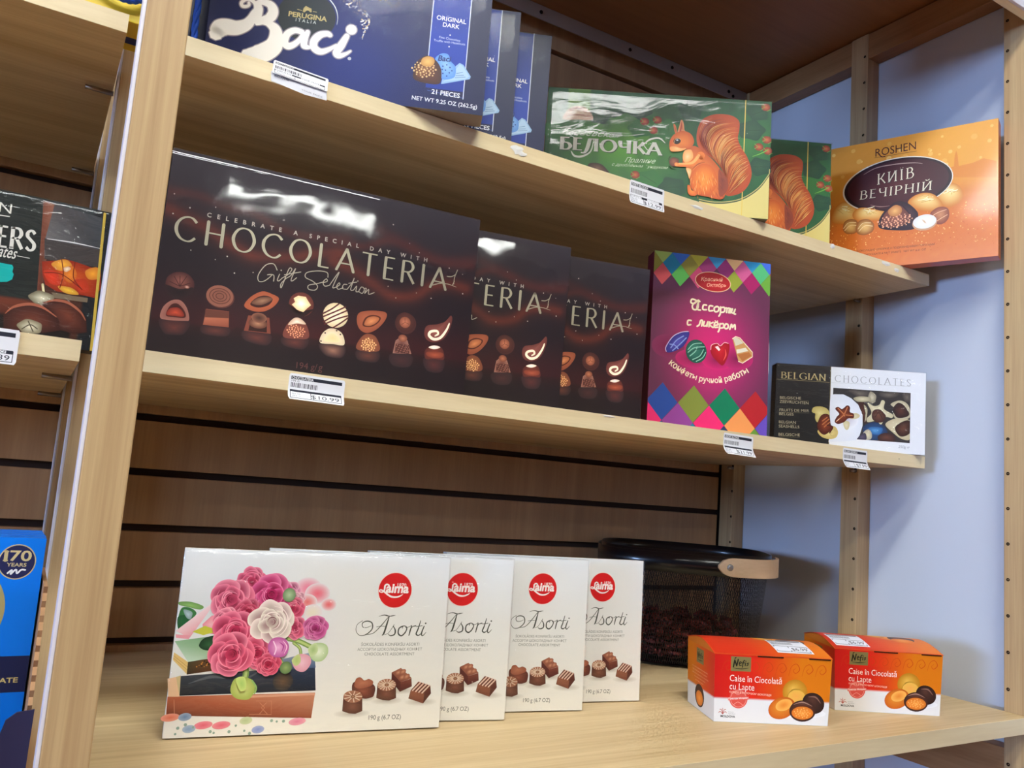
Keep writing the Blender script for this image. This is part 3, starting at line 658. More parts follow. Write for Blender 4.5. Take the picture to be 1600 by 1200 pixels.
# ---------------------------------------------------------------- dark brown boxes with two rows of chocolates
def art_brown(F, w, h):
    F.p = 'background'
    A = cr([(-0.5,141.2),(21.7,135.1),(44.6,127.4),(62.2,118.2),(84.3,111.3),(102.8,113.3),(123,117.3),(146.6,125.3),(170.9,131.9)] + [(162.3,122.4),(185,117.2),(209,105.6),(226.5,97.4),(243.3,97.1),(259.7,103.3),(272.4,113.8),(292.9,120.9),(314.6,119.8)])
    B = cr([(-1.2,158.3),(25.9,159.9),(51.8,154.6),(79.2,154.3),(103.8,144.9),(128.3,141.7),(152.6,145.1),(177.6,148.6)] + [(153.8,141.2),(175.6,144.1),(195,143.3),(220,154.9),(245.7,151.9),(272.6,144),(299.3,144.1),(319.1,146.2)])
    D = cr([(210.7,164.4),(227.9,159.8),(245.4,155.2),(268.7,148.2),(290,147.4),(322,153.6)])
    ty = (96.4,36.1)[1]
    tx = (96.4,36.1)[0]; sl = ((298.3,38.2)[1] - ty) / ((298.3,38.2)[0] - tx)
    def bg(x, y):
        c = mix((38, 30, 36), (58, 54, 62), max(0, (y - 120) / 80))
        tb = ty + sl * (x - tx)
        if y > tb:
            c = mix(c, (92, 34, 34), .75 * gauss(y - tb, 34) * (1 - .5 * abs(x / w - .5)))
            c = mix(c, (136, 62, 44), .75 * gauss(dist_line(x, y, A), 4.5)); c = mix(c, (120, 50, 40), .5 * gauss(dist_line(x, y, A), 11))
            c = mix(c, (110, 48, 42), .6 * gauss(dist_line(x, y, B), 5)); c = mix(c, (100, 46, 44), .5 * gauss(dist_line(x, y, D), 6))
            c = mix(c, (46, 34, 42), .2 + .2 * nz(x, y, 18))
        else: c = mix((42, 32, 35), (62, 32, 32), .6 * gauss(y - tb, 9))
        return c
    F.grid(0, 0, w, h, 84, 56, bg)
    F.p = 'star_speck'
    F.dots([(5.9,156.4),(21.2,146),(44.2,151.8),(27.1,105.2),(60.6,105.7),(50.1,100.5),(86.6,94.6),(69.2,90.6),(110.3,153.4),(200,162),(223.9,173.6),(225.7,106.1),(75.7,157.6),(7.1,137.1)] + [(244.3,157),(225.5,105.9),(275.2,101.7),(257.8,104.6),(235.4,95.1),(292.7,138.9),(199.9,162.1),(109.7,153.5),(311.7,113.3),(309.3,135),(256.4,149.1)], [.55, .75, .45], (226, 214, 200))
    F.p = 'lettering'
    gold = (206, 198, 172)
    F.serif('CHOCOLATERIA', (10,113.1), (292.2,113.7), gold, 24.5, .135, .062, .045, .33, shadow=((30, 22, 26), .35))
    F.stroke([(274.8,116.3),(284.1,120.1),(292.9,120.9),(298.3,120.2),(303.4,119.4)], [1.0, .9, .7, .4], gold)
    F.strokes([[(299.9,122.2),(300,129),(301.3,134.3),(302.8,138.8)], [(291.1,129.3),(296.3,130),(301.4,133.5)], [(300.4,125.7),(298.6,121.1)]], .9, gold)
    F.text('   '.join('CELEBRATE A SPECIAL DAY WITH'), (37.4,140.8), (266.3,140.7), (206, 196, 184), bold=.02)
    sc = (206, 196, 176)
    for L in ([(109.3,101.4),(105.1,106.9),(97.6,104.1),(91.9,93.3),(93.1,87),(98.7,88.4),(104.9,95.7),(100.3,94.8),(106.5,95.7),(107.2,89.6)], [(112.2,97.7),(110.7,91.5),(112.4,90.9),(115.2,94.3)], [(115.2,94.3),(120.4,98.9),(123.6,104.5),(121.8,106.1),(120,102.5),(115.9,85.9),(114.7,85),(114.9,88.7),(119,94.7)], [(119,94.7),(123.6,98.9),(127.2,106.5),(124.1,94.7),(125.5,93.3),(129.3,97.3)], [(117,98),(132.7,103.9)],
              [(160.7,103.6),(159.3,108.4),(150.2,108.4),(139.1,104.6),(138.1,99.4),(145.8,96.7),(151.2,92.6),(149.2,88.1),(142.7,87.8),(142.2,91.8),(150.1,94.9),(156.4,97.8)], [(156.5,97.3),(160.4,99.3),(159.3,101.7),(156.4,97.8),(158.5,94),(163.3,95.7)], [(163.3,95.7),(169.5,107.8),(171.7,110.8),(168.6,100.9),(166.9,93.8),(170.9,95.4)], [(170.9,95.4),(173.9,98.4),(172.9,100),(170.8,96.2),(172.8,93.2),(177.6,95.7)], [(181.4,99.8),(177.8,99.1),(177.2,94.8),(182,94.8)], [(182,94.8),(186.3,102.4),(188.2,107.9),(185.7,95.5),(188.8,95.2)], [(182.9,101.4),(191.2,104.2)], [(188.8,95.2),(191.7,100),(191.5,94.4),(194.1,94.4)], [(194.1,94.4),(196.9,100),(200.2,98.1),(198.5,93.5),(194.9,94.5)], [(199.6,98.8),(202.2,99.3),(201,93.9),(204.8,98.9),(205.4,93.8),(211.2,96.6)], ):
        F.stroke(L, .85, sc)
    F.dots([(113.3,101.9),(192.3,105.5)], .7, sc)
    F.text('194 g/', (139.6,5.7), (160.7,6.4), (120, 78, 78)); F.text('g', (161.7,6.6), (166,6.5), (120, 78, 78))
    F.p = 'chocolate_picture'
    # mirrored chocolates on the glossy table, then the pieces
    B1, B2, CR_ = (118, 62, 48), (72, 36, 32), (222, 196, 150)
    for L in ([(8.3,35.4),(33.6,37.6),(31.2,24.2),(21.3,21.4),(12.7,22.6)], [(46.7,34.7),(70.2,36.5),(69.2,27.5),(48.2,26.8)], [(84.8,35.6),(110.3,35.7),(108.3,24.4),(87.1,26.4)], [(123,35.1),(147.6,37.5),(144.4,25.8),(125,26.9)]): F.blob(L, (96, 50, 44), (50, 34, 36))
    for L, k in (([(160,34.2),(185.6,35.7),(184.7,23),(167.5,22.9)], (150, 104, 84)), ([(199.7,33),(222.8,34.8),(221.6,23.4),(202.2,23.1)], (98, 56, 46)), ([(236.1,34.3),(259.9,36.1),(258.3,23.6),(239.8,22.7)], (66, 40, 40)), ([(274.1,35.6),(297,37.2),(295.6,22.9),(279,22.3)], (84, 44, 42))): F.blob(L, k, (50, 36, 38))
    F.blob([(8.1,36.6),(9.7,46.7),(16.1,53.9),(23.9,55.3),(30.5,48.9),(33.8,38.3),(29.7,36.4),(14,34.8)], (110, 60, 50), (146, 96, 84)); F.blob([(12.9,39.2),(15.6,48.9),(21.5,51.8),(28.5,46.1),(29.9,39.5),(19.2,38.4)], (40, 18, 18), (70, 30, 26)); F.blob([(13.3,39.9),(15.4,45.8),(22,48.1),(26.9,45.2),(28.6,40.5),(20.2,39.5)], (186, 76, 50), (120, 40, 30))
    F.blob([(9.3,63.9),(9.6,75.1),(16.7,81.6),(26.4,82),(33.5,75.7),(34,67),(30.2,60.7),(20.1,58.4),(12.6,59.5)], (130, 78, 66), (66, 34, 34), center=(21.6,74.8)); F.blob([(8.2,68),(21.5,66.1),(33.7,69.5),(31.8,61.6),(22.6,56.9),(12.8,58.3)], (26, 18, 22), (44, 28, 30)); F.strokes([[(21.7,68.6),(20.6,78.4)], [(21.7,68.6),(12.2,71.8)], [(21.7,68.6),(26.7,79.5)], [(21.7,68.6),(30.4,73.3)], [(21.7,68.6),(15.5,77.4)]], .6, (60, 28, 26)); F.ell((28,69.1), 2.4, 1.6, (214, 170, 150), (110, 66, 56))
    F.poly([(47.6,51.2),(68.9,52.2),(70.5,36.6),(46.6,35.3)], (120, 66, 50)); F.poly([(47.1,50.5),(68.9,51.8),(69.2,45.5),(47.4,43)], (96, 54, 44)); F.quad4([(47.5,42.7),(69.2,45.3),(70,36.5),(46.7,35.3)], [(170, 98, 74), (160, 90, 66), (130, 68, 50), (140, 76, 56)])
    F.ell((59.2,64.9), 13.2, 11, (126, 76, 62), (84, 46, 40)); F.ell((58.6,65.6), 12.6, 10.6, (120, 72, 58), (136, 84, 68))
    for rr in (9.5, 6.5, 3.6): F.stroke([((58.6,65.6)[0] + rr * math.cos(k * .785), (58.6,65.6)[1] + rr * .78 * math.sin(k * .785)) for k in range(8)], .7, (84, 46, 38), closed=True)
    F.poly([(87.2,51.4),(107.5,52.1),(110.6,36.4),(84.8,35.6)], B1); F.poly([(90.4,50),(105.3,49.8),(106.8,37.1),(89,36.3)], (48, 26, 24)); F.ell((97.2,44.7), 9, 5, (170, 120, 90), (90, 54, 42)); F.ell((97.7,50.5), 7.5, 5, (60, 36, 32), (130, 84, 64))
    F.blob([(82.2,60.2),(87.4,70.1),(97.7,77.4),(107.8,76.3),(114.5,72.9),(110.5,64.3),(101.3,57.6),(90.3,56.4)], (176, 94, 62), (150, 76, 50)); F.blob([(87.7,62.4),(92.4,69.7),(100.6,73.7),(108.3,71.8),(105.4,64.8),(95.9,60.6)], (40, 20, 20), (60, 30, 26)); F.blob([(88.8,63.9),(94.8,70.4),(106.3,72.8),(107.3,69.7),(98.1,63.5)], (150, 110, 84), (96, 62, 48))
    F.blob([(123,35.7),(125.1,47.8),(131.3,55.3),(138.2,56.5),(145.5,49.7),(148.4,38.3),(136.8,35.2)], (130, 66, 50), (110, 58, 50)); F.dots([((135.3,42.8)[0] + 9.5 * math.sin(i * 2.4) * (i / 40) ** .5, (135.3,42.8)[1] + 6.5 * math.cos(i * 2.4) * (i / 40) ** .5) for i in range(40)], [.9, .7], (222, 150, 112)); F.blob([(126.4,48),(131.2,55.6),(137.6,56.6),(144,51.5),(135,50.7)], (236, 224, 206), (196, 160, 130))
    F.ell((137.2,70.9), 12.6, 12.5, (150, 84, 66), (90, 44, 38)); F.blob([(123.8,69.9),(135.1,61.2),(149.2,68.2),(144.2,61.4),(136.8,57.6),(128.6,61.5)], (30, 20, 24), (46, 28, 28)); F.blob([(128.8,76),(133,79.4),(140.8,79.4),(143.8,75.3),(146.9,71.8),(143.4,67.9),(140,63.4),(133.4,64.9),(127.7,69.2),(130.6,72.4)], (250, 244, 226), (224, 194, 140), False)
    wc = (172.7,38.5); F.blob([(160.7,35.1),(161.2,43.7),(167.4,50.6),(175.1,51.4),(182.7,47.1),(185.5,36.5),(173.8,35.5)], (240, 226, 190), (206, 186, 150)); F.blob([(164.2,38),(168.1,44.8),(174.1,46.5),(181.1,40.5),(175.2,37.3)], (236, 200, 140), (226, 206, 160)); F.dots([(164.5,45.8),(176.1,50),(161.2,36.8),(180.4,46.7)], .9, (70, 40, 30))
    F.ell((173.2,65.7), 13.2, 13, (238, 226, 196), (206, 184, 140), p=2); F.strokes([[(159.8,65.3),(168.1,71.4),(175.2,78.1)], [(160.6,62.3),(173,69.9),(182.5,76.2)], [(161.7,57.1),(169.1,62.9),(184.5,72.6)], [(163,54.9),(175.4,62.4),(185.9,67.3)], [(171.9,52.4),(179,58.3),(186.2,65)]], 1.5, (88, 40, 38))
    F.blob([(199.7,33.8),(201.3,45.1),(208.6,51.8),(218.7,49.4),(223.2,35.6)], (160, 96, 60), (120, 66, 48)); F.dots([((211.2,40.3)[0] + 8.5 * math.sin(i * 2.4) * (i / 36) ** .5, (211.2,40.3)[1] + 7 * math.cos(i * 2.4) * (i / 36) ** .5) for i in range(36)], [1, .8], (230, 178, 120))
    F.blob([(196,63.4),(197.4,72.3),(209,76.7),(225.4,77.8),(227,70.8),(219.2,59.1),(208.5,52.6),(200.1,55.3)], (176, 98, 66), (140, 74, 52)); F.blob([(202.3,61.2),(205,68.8),(212.7,72.8),(221.1,71.4),(219.3,65.5),(212.6,60),(205.4,58.8)], (70, 30, 24), (84, 40, 30)); F.blob([(204.2,61.8),(206.7,68.3),(213.7,71.4),(219.6,70.4),(217.7,65.6),(211.6,61.1),(206,60.2)], (206, 136, 88), (164, 92, 58))
    F.blob([(238.4,35.4),(240.2,49.4),(246.3,55.2),(253.5,51.4),(259.3,37.6)], (96, 56, 48), (150, 104, 90), False); F.poly([(240.6,46.2),(256.5,47),(256.8,37.2),(240.8,36.6)], (84, 48, 42)); F.ell((247.9,53), 5, 4, (176, 110, 80), (120, 68, 52)); F.dots([((248.6,41.7)[0] + ((i * 37) % 19 - 9) * .75, (248.6,41.7)[1] + ((i * 23) % 13 - 6) * .7) for i in range(26)], .6, (150, 100, 86))
    F.ell((249.4,69.5), 12, 11.6, (60, 34, 34), (70, 40, 38)); F.ell((248.8,70.6), 11, 10.8, (100, 58, 48), (66, 36, 34)); F.ell((248.6,70.5), 6.2, 6, (190, 118, 88), (130, 72, 54)); F.strokes([[(248.6,70.5),(248.1,75)], [(248.6,70.5),(253.2,69.3)], [(248.6,70.5),(244.9,67.7)]], .6, (110, 60, 46))
    F.blob([(275.9,35),(274.8,44.7),(283,49.6),(293.6,49.1),(297.5,37.2),(286.3,35.7)], (130, 60, 44), (84, 40, 36)); F.blob([(278,47.7),(284.6,50.8),(291.7,49.7),(285.1,46.6)], (244, 236, 224), (220, 200, 180)); F.blob([(277.2,38.5),(277.6,42.7),(294.1,44.2),(295.5,39.4),(286.1,36.8)], (164, 82, 56), (120, 56, 42))
    F.blob([(271.5,62.3),(273.7,70.9),(285.5,74.5),(294.7,79.3),(300.2,86.5),(302.4,82.2),(300.2,70.1),(294.2,59.2),(284.2,54),(275.4,55.5)], (140, 80, 68), (96, 50, 46), center=(284.7,66))
    F.stroke([(299.4,77.5),(296.7,69.6),(290.6,60.3),(283,57.5),(277.4,60.8),(278.7,65.1),(285.5,67),(287.5,64),(284.3,61.3)], [1.6, 2.8, 3.2, 3, 2.6, 1.6], (240, 226, 196))
brown = new_box('chocolate_box', 'wide dark brown chocolate box with gold title and two rows of pralines, foremost of three', 'dark brown praline boxes', .3244, .2010, .0285,
    [(46, 38, 44), (60, 54, 60), (40, 32, 36), (40, 30, 34), (196, 190, 186), (40, 30, 34)], art_brown, mats={'lettering': M_FOIL, 'star_speck': M_FOIL, 'chocolate_picture': M_RICH}, wrap=M_FILM_S, wseed=5, amp=.00030, sides=False, mat=M_PRINT)
pose(brown, .0843, .8296, z_mid(.22) + .0004, -3.98, -1.6, .003)
for lab, x, y, yaw in (('dark brown praline box standing second in the row, half hidden by the foremost one', .2249, .8767, -9.79), ('dark brown praline box standing last in the row, beside the magenta box', .3589, .8950, -11.84)):
    c = copy_tree(brown); c['label'] = lab; pose(c, x, y, z_mid(x + .2) + .0004, yaw, -1.6)
# ---------------------------------------------------------------- magenta box with coloured diamonds
def art_magenta(F, w, h):
    F.p = 'background'
    cx, cy = (92.8,113.9)
    def bg(x, y):
        d = math.hypot((x - cx) / 62, (y - cy) / 75)
        return mix(mix((222, 34, 112), (176, 44, 104), min(1, d)), (104, 48, 78), max(0, min(1, (d - .55) / .95)))
    F.grid(0, 0, w, h, 30, 42, bg)
    F.p = 'diamond_border'
    def dia(c, rx, ry, col):
        pts = [(c[0], c[1] + ry), (c[0] + rx, c[1]), (c[0], c[1] - ry), (c[0] - rx, c[1])]
        # keep the pattern inside the face
        out = []
        for k in range(4):
            for j in range(10):
                p = (pts[k][0] + (pts[(k + 1) % 4][0] - pts[k][0]) * j / 10, pts[k][1] + (pts[(k + 1) % 4][1] - pts[k][1]) * j / 10)
                out.append((max(.1, min(w - .1, p[0])), max(.1, min(h - .1, p[1]))))
        F.poly(out, col)
    top = [((178, 206, 96), (52, 120, 206), (206, 196, 60), (60, 160, 206), (226, 176, 120), (40, 150, 200), (64, 110, 216)),
           ((160, 150, 50), (0, 140, 170), (170, 160, 60), (176, 60, 120), (150, 40, 110), (206, 90, 140), (84, 186, 120), (226, 120, 70)),
           ((236, 92, 92), (106, 206, 90), (226, 80, 120), (90, 180, 110), (150, 160, 50), (170, 20, 96), (110, 170, 60))]
    x0 = (10.8,244.4); dx = w / 6.55; ry = 16.2
    for i, col in enumerate(top[0]): dia((13 + i * dx, h - .5), dx / 2 * .99, ry, col)
    for i, col in enumerate(top[1]): dia((13 - dx / 2 + i * dx, h - .5 - ry), dx / 2 * .99, ry * .99, col)
    for i, col in enumerate(top[2]):
        if i not in (3,): dia((13 + i * dx, h - .5 - 2 * ry), dx / 2 * .99, ry * .99, col)
    b0 = ((21.1,37.3)); bdx = 45.5; bry = 26.5
    for i, col in enumerate(((40, 76, 160), (130, 140, 56), (0, 122, 84), (186, 30, 40))): dia((b0[0] + i * bdx - .5, b0[1] - 1.2), bdx / 2 * .99, bry, col)
    for i, col in enumerate(((232, 44, 112), (146, 66, 150), (236, 40, 110), (236, 150, 84), (104, 76, 180))): dia((b0[0] - bdx / 2 + i * bdx, b0[1] - 1.2 - bry), bdx / 2 * .99, bry * .99, col)
    for i, col in enumerate(((50, 90, 150), (40, 124, 150), (36, 60, 100), (106, 150, 56))): dia((b0[0] + i * bdx - .5, b0[1] - 1.2 - 2 * bry), bdx / 2 * .99, bry * .99, col)
    F.p = 'emblem'
    F.ell((88.6,215.2), 27, 14.6, (240, 190, 150), None, -.06, n=40); F.ell((88.6,215.2), 25.8, 13.6, (206, 36, 40), (180, 22, 34), -.06, n=40)
    F.text('\u041a\u0440\u0430\u0441\u043d\u044b\u0439', (70.7,215), (102.2,217.2), (250, 180, 150), shear=.25, bold=.01); F.text('\u041e\u043a\u0442\u044f\u0431\u0440\u044c', (79.1,207.1), (108.5,209.6), (250, 180, 150), shear=.25, bold=.01)
    F.p = 'lettering'
    cm = (250, 232, 196)
    # hand-drawn title, two lines
    L = [[(64.5,185.4),(58.3,186.4),(56.9,181.4),(62,180.6),(67.2,185.7),(70,184.2)], [(65.9,185.1),(59.4,177.7),(61,171.8),(66.9,173.2),(68.1,182.6)], [(68.1,184),(66.3,173.1),(71.3,171.8)], [(80.1,180),(75.6,179.5),(75,173.3),(80.4,173.3)], [(89.4,179.6),(84.5,179.1),(84.2,172.4),(89.6,173)], [(96.4,179.9),(91.9,177.2),(92.9,172),(97.7,173.1),(98.6,178.5),(94.5,179.6)], [(101.3,179.6),(101.1,170.2),(99.1,166)], [(101.4,178.3),(106.8,179.4),(107,173.5),(102.1,171.7)], [(108.2,178.5),(110.9,178.7),(110.3,172.5)], [(110.9,177.9),(114.4,179.1),(113.5,172.4)], [(114.2,178.3),(116.9,178.3),(115.7,172.3)], [(119.1,178.6),(117.9,173.4),(121.2,172.9),(122.7,177.3)], [(123.2,178.5),(121.2,172.4),(123.9,171.6)]]
    L2 = [[(58.2,155.1),(53.6,154.6),(53.3,148.7),(57.9,149.2)], [(67.3,147.6),(70.5,150.5),(72.4,156.6),(75.1,156.3),(74,148.8)], [(77.8,155.8),(76.7,149.6),(80.7,150),(82.7,155)], [(83.2,156.1),(81.8,149.1)], [(85.9,155.9),(84.8,148.9)], [(90.8,155.9),(85.5,152.1),(91,148.5)], [(93.6,151.9),(98.2,153.4),(96.7,156.5),(93,154.8),(93.2,149.2),(98,149.7)], [(101.1,155.3),(100.3,146.3),(98.8,142.9)], [(101.1,154.3),(106.2,155.4),(106.4,150.1),(101.3,148.5)], [(110.8,155.8),(107.7,152.3),(109.2,148.8),(113.2,150.2),(113,155),(109.7,155.7)], [(116,148.4),(118.4,156.1),(119.9,151.5),(123.3,156.1),(124.1,149.3)]]
    F.strokes(L, 2.4, cm); F.strokes(L2, 2.4, cm); F.dots([(93.9,158.3),(97.2,158.4)], 1.1, cm)
    F.text('\u043a\u043e\u043d\u0444\u0435\u0442\u044b \u0440\u0443\u0447\u043d\u043e\u0439 \u0440\u0430\u0431\u043e\u0442\u044b', (27.6,89.7), (146.6,89), cm, h=8.6, bold=.02, bend=-21)
    F.p = 'chocolate_picture'
    for c, a, b in (((26,115), 24, 17), ((61.2,100.3), 24, 13), ((98.6,102.7), 24, 15), ((128.1,106.9), 24, 16)): F.ell(c, a, b, (126, 20, 70), bg(c[0], c[1]), p=.7)
    F.blob([(55.1,138.9),(54.7,128.4),(47.2,115.9),(33,107.1),(23.2,106.9),(25.8,118.9),(37.2,133.1)], (90, 90, 190), (50, 44, 130)); F.stroke([(23.7,107),(22.9,113.4),(32,128.7),(43.7,136.4),(54.8,138.9)], 1.1, (206, 190, 226)); F.strokes([[(30.1,112.8),(37.6,124),(47.9,131.6)], [(32.9,109.2),(43.1,119.4),(52,129.4)], [(28.5,117.9),(35.2,117.3),(40.7,112.6)]], 1.5, (140, 160, 226))
    F.ell((67.4,111.4), 15.5, 17, (60, 130, 110), (24, 84, 70), off=(-.2, .3)); F.strokes([[(55.3,112.8),(63,121.4),(75,123.9)], [(55.5,108.9),(64.5,116.3),(79.2,119.1)], [(58.4,103.9),(66.1,111.2),(68.5,118)], [(62.6,99.1),(73,105.4),(78,115)], [(68,97.1),(77.1,103.2),(81.3,111.4)]], 1.2, (150, 206, 180)); F.strokes([[(56.9,106.4),(66,113.8),(80.6,116.6)], [(65.3,98.1),(74.4,104.2),(79.4,112.6)]], .9, (16, 54, 46))
    F.blob([(87.8,118.6),(91.1,124.2),(99.1,125.8),(102.8,122.2),(108.5,128.1),(115.3,127.7),(116.4,118.9),(113.3,105.4),(106.9,94.9),(97.3,101.2),(90.3,108.4)], (214, 30, 44), (160, 10, 30)); F.stroke([(88.7,116.1),(89.8,122.8),(97.8,125.9),(102.7,122.8),(108.5,128.1),(114.5,127.6)], 1.0, (250, 190, 190)); F.poly([(94.7,120.6),(99.2,122.4),(102.9,117.5),(100.8,115.2)], (255, 226, 220)); F.stroke([(110.2,118.3),(111.3,110.5),(108,102.3)], [.4, 2, .4], (246, 96, 84))
    F.poly([(120.5,135.1),(125,138.7),(131.3,137.5),(150.9,118.4),(151.1,111.8),(136.5,101.2),(130.4,103.2)], (206, 150, 90)); F.poly([(121.8,135.3),(125,137.7),(130.5,136.1),(136.9,130.2),(125.4,125.1)], (214, 206, 176)); F.poly([(126.7,119.9),(140.7,124),(144.6,119.6),(127.9,114.2)], (236, 226, 200)); F.stroke([(120.5,135.1),(125,138.7),(131.3,137.5),(150.9,118.4),(151.1,111.8),(136.5,101.2),(130.4,103.2)], 1.2, (246, 226, 196), False, closed=False); F.poly([(128.5,112.7),(145.7,118.1),(149.7,113),(136.4,103.8)], (186, 112, 56))
mg = new_box('chocolate_box', 'tall magenta chocolate box with coloured diamond borders and cream lettering', None, .1754, .2520, .030,
    [(120, 40, 80), (110, 60, 80), (90, 20, 50), (96, 14, 36), (130, 120, 60), (60, 20, 40)], art_magenta, mats={'diamond_border': M_GLOSS, 'emblem': M_GLOSS})
pose(mg, .7298, .8789, z_mid(.81) + .0006, -22.47, 1.57)
bm = bmesh.new(); add_box(bm, .1755, .1775, .003, .024, .090, .135, .0003)
o = bm_obj('side_sticker', bm, plain('white sticker', (232, 232, 238), .5), mg)

# ---------------------------------------------------------------- black and white box with a window
def art_bw(F, w, h):
    sx = (86.5,70.8)[0]
    F.p = 'background'
    F.grid(0, 0, sx, h, 12, 10, lambda x, y: mix((34, 34, 38), (50, 48, 50), y / h)); F.rect(sx, 0, w, h, (234, 236, 242)); F.rect(sx - .5, 0, sx + .7, h, (120, 110, 80))
    F.p = 'lettering'
    au = (206, 190, 140)
    F.serif('BELGIAN', (7.8,107.6), (79.2,108.4), au, 10.6, .15, .05, .12, .2)
    F.stroke([(1,105.6),(85,106.1)], .35, au, False); F.stroke([(87.8,105.9),(213.8,108.6)], .35, (186, 186, 186), False)
    F.serif('CHOCOLATES', (93.5,107.8), (213.4,109), (140, 142, 146), 11, .09, .035, .1, .35)
    for t, a, b in (('BELGISCHE', (7.4,73.8), (40.9,74.9)), ('ZEEVRUCHTEN', (7,67.4), (52.9,68)), ('FRUITS DE MER', (7.2,53.8), (54.3,55.7)), ('BELGES', (7,47.6), (29.9,48.1)), ('BELGIAN', (7,34.5), (33.8,35.3)), ('SEASHELLS', (6.9,27.7), (39.7,28.4)), ('BELGISCHE', (7.2,14.4), (40.9,15.7))): F.text(t, a, b, (196, 186, 160), h=4.3)
    F.strokes([[(6.9,71.7),(52.9,73.4)], [(7.3,51.9),(54.4,54.3)], [(7.1,32.5),(33.8,33.7)], [(7.3,12.5),(41,14)]], .25, (160, 150, 120), False)
    F.text('250g \u212e', (195.7,8.6), (212.6,8.5), (150, 154, 164), shear=.2)
    F.p = 'chocolate_picture'
    wx = [(91.3,98.3),(213.5,98.9),(212.9,17.5),(130.3,17.1),(93.9,17.3)]
    x0, y1 = wx[0]; x1 = wx[1][0]; y0 = wx[2][1]
    F.rect(x0, y0, x1, y1 - .5, (58, 54, 56)); Y1 = y1 - .5
    iv, br = (226, 216, 182), (84, 50, 40)
    def inside(pts): return [(max(x0, min(x1, a)), max(y0, min(Y1, b))) for a, b in pts]
    def lump(pts, c1, c2): F.blob(inside(cr(pts, True)), c1, c2, False)
    for P in ([(115.7,96.2),(144.2,96.3),(150,89.9),(135,85),(123.5,89)], [(166.9,96),(193.3,96.9),(191.6,90.9),(178.4,87.1),(165.1,90)], [(200.9,96.5),(214,98.4),(214.3,85.8),(204.9,83.2)]): lump(P, (120, 110, 100), (70, 64, 62))
    lump([(149.9,95.7),(159.5,89.6),(156,77.7),(146.5,80.9)], (214, 206, 180), (150, 140, 120)); lump([(123.7,83.2),(134.9,86.9),(150.1,86),(149.3,80.2),(131.4,77.9)], iv, (170, 160, 130))
    lump([(131.5,76),(142.8,74.9),(147.1,57.8),(143.7,44.1),(135.9,53.1)], (96, 56, 46), (60, 36, 34)); lump([(140,73.7),(145.9,67.4),(145.3,53.8),(142.1,45.9),(144.1,61.4)], iv, (180, 170, 140))
    lump([(182.4,77.7),(195.5,84.5),(206.9,81.4),(212.7,72.2),(213,58.7),(196.2,51.7),(186.6,60.7),(190.1,70.6)], (236, 228, 200), (190, 180, 150)); lump([(186.4,70.3),(193.7,80.5),(203.2,77.3),(211.9,64.4),(205.5,58.2),(192.3,57.2)], (96, 58, 50), (50, 36, 38))
    lump([(174.8,44.4),(186.8,53.9),(203.6,56.1),(213.2,51),(213.7,24.3),(200.6,23.3),(187.3,31.9)], (236, 226, 196), (200, 186, 150)); lump([(189.9,39.7),(200,50.1),(213.1,53),(213.5,33.8),(198.7,27)], (110, 70, 56), (56, 36, 34))
    lump([(140.1,38),(156.8,46.9),(173.9,40.5),(178,25.5),(159.4,18.3),(144.2,23)], (50, 96, 150), (40, 60, 96)); lump([(147.7,34.7),(153.2,39),(170.2,38.3),(166.7,28.5),(155.4,27.6)], (96, 160, 214), (50, 100, 160))
    lump([(163,24.3),(174.1,30.9),(187.3,29),(189.5,18.6),(168.9,16.2)], (110, 70, 60), (66, 44, 44)); lump([(140.3,28.4),(147.7,34.7),(153.5,29.4),(152.8,19.8),(142.5,18)], iv, (180, 170, 150)); lump([(133,22.1),(143.1,28.6),(145.3,18.3),(133.1,17.4)], (96, 86, 110), (60, 56, 76))
    star = [(145.6,77),(156.1,72.9),(164.6,75.5),(168.2,82.9),(173.3,80.9),(172.3,69.3),(185.6,61.6),(184.8,55.7),(174.5,55.9),(168.2,43.9),(160.5,49.1),(147.4,46.2),(145.3,51.9),(152.6,62)]
    F.blob(star, (240, 232, 204), (206, 196, 160)); F.blob([(153.6,62.1),(158.2,67.3),(165.7,67.8),(171.5,63.4),(175.4,57),(170,47.9),(160.6,47.2),(153.8,52.5)], (120, 78, 62), (70, 44, 42)); F.stroke([(158.5,54.8),(163.9,62.9),(169.8,53.7)], 1, (60, 40, 40))
    # white plate with the praline star and sea horse
    F.blob([(87.2,85.4),(93.2,87.4),(107.4,88.2),(119.9,82.9),(131.5,73.1),(138.6,57.2),(139.1,39.9),(134.8,24.2),(129.4,16.1),(110.6,12.8),(91.8,10.5),(86.2,10.1),(88.6,22.7),(86.4,61.1)], (240, 242, 250), (226, 230, 242), False)
    F.ell((115.2,47.8), 17, 14, (196, 190, 206), (238, 240, 248), p=.8)
    F.blob([(117,51.7),(126.3,59.2),(133.9,56.8),(132.1,51.9),(122.8,49.3)], iv, (206, 194, 150)); F.blob([(108.7,45.4),(118.2,44.1),(117.5,34.4),(113.8,31.3),(109.9,35.8)], iv, (206, 194, 150))
    F.blob([(95.4,63.7),(99.5,67.5),(106.2,64.5),(113.6,70.8),(118.4,68.3),(118.6,60.6),(124.4,58.1),(124.6,51.3),(116.1,49.8),(109.7,43.5),(100.3,39.9),(94.9,43.4),(98.1,51.3),(101.7,56.4)], (150, 70, 40), (86, 34, 28)); F.strokes([[(99.6,65),(108.3,56.9),(110.3,53.2)], [(114.6,68),(110.2,57)], [(97.4,43.6),(108.4,54)], [(122.6,55),(112.2,55.3)]], 1.4, (206, 130, 84)); F.stroke([(98.3,44.6),(102,48.3)], 1.2, (240, 200, 170))
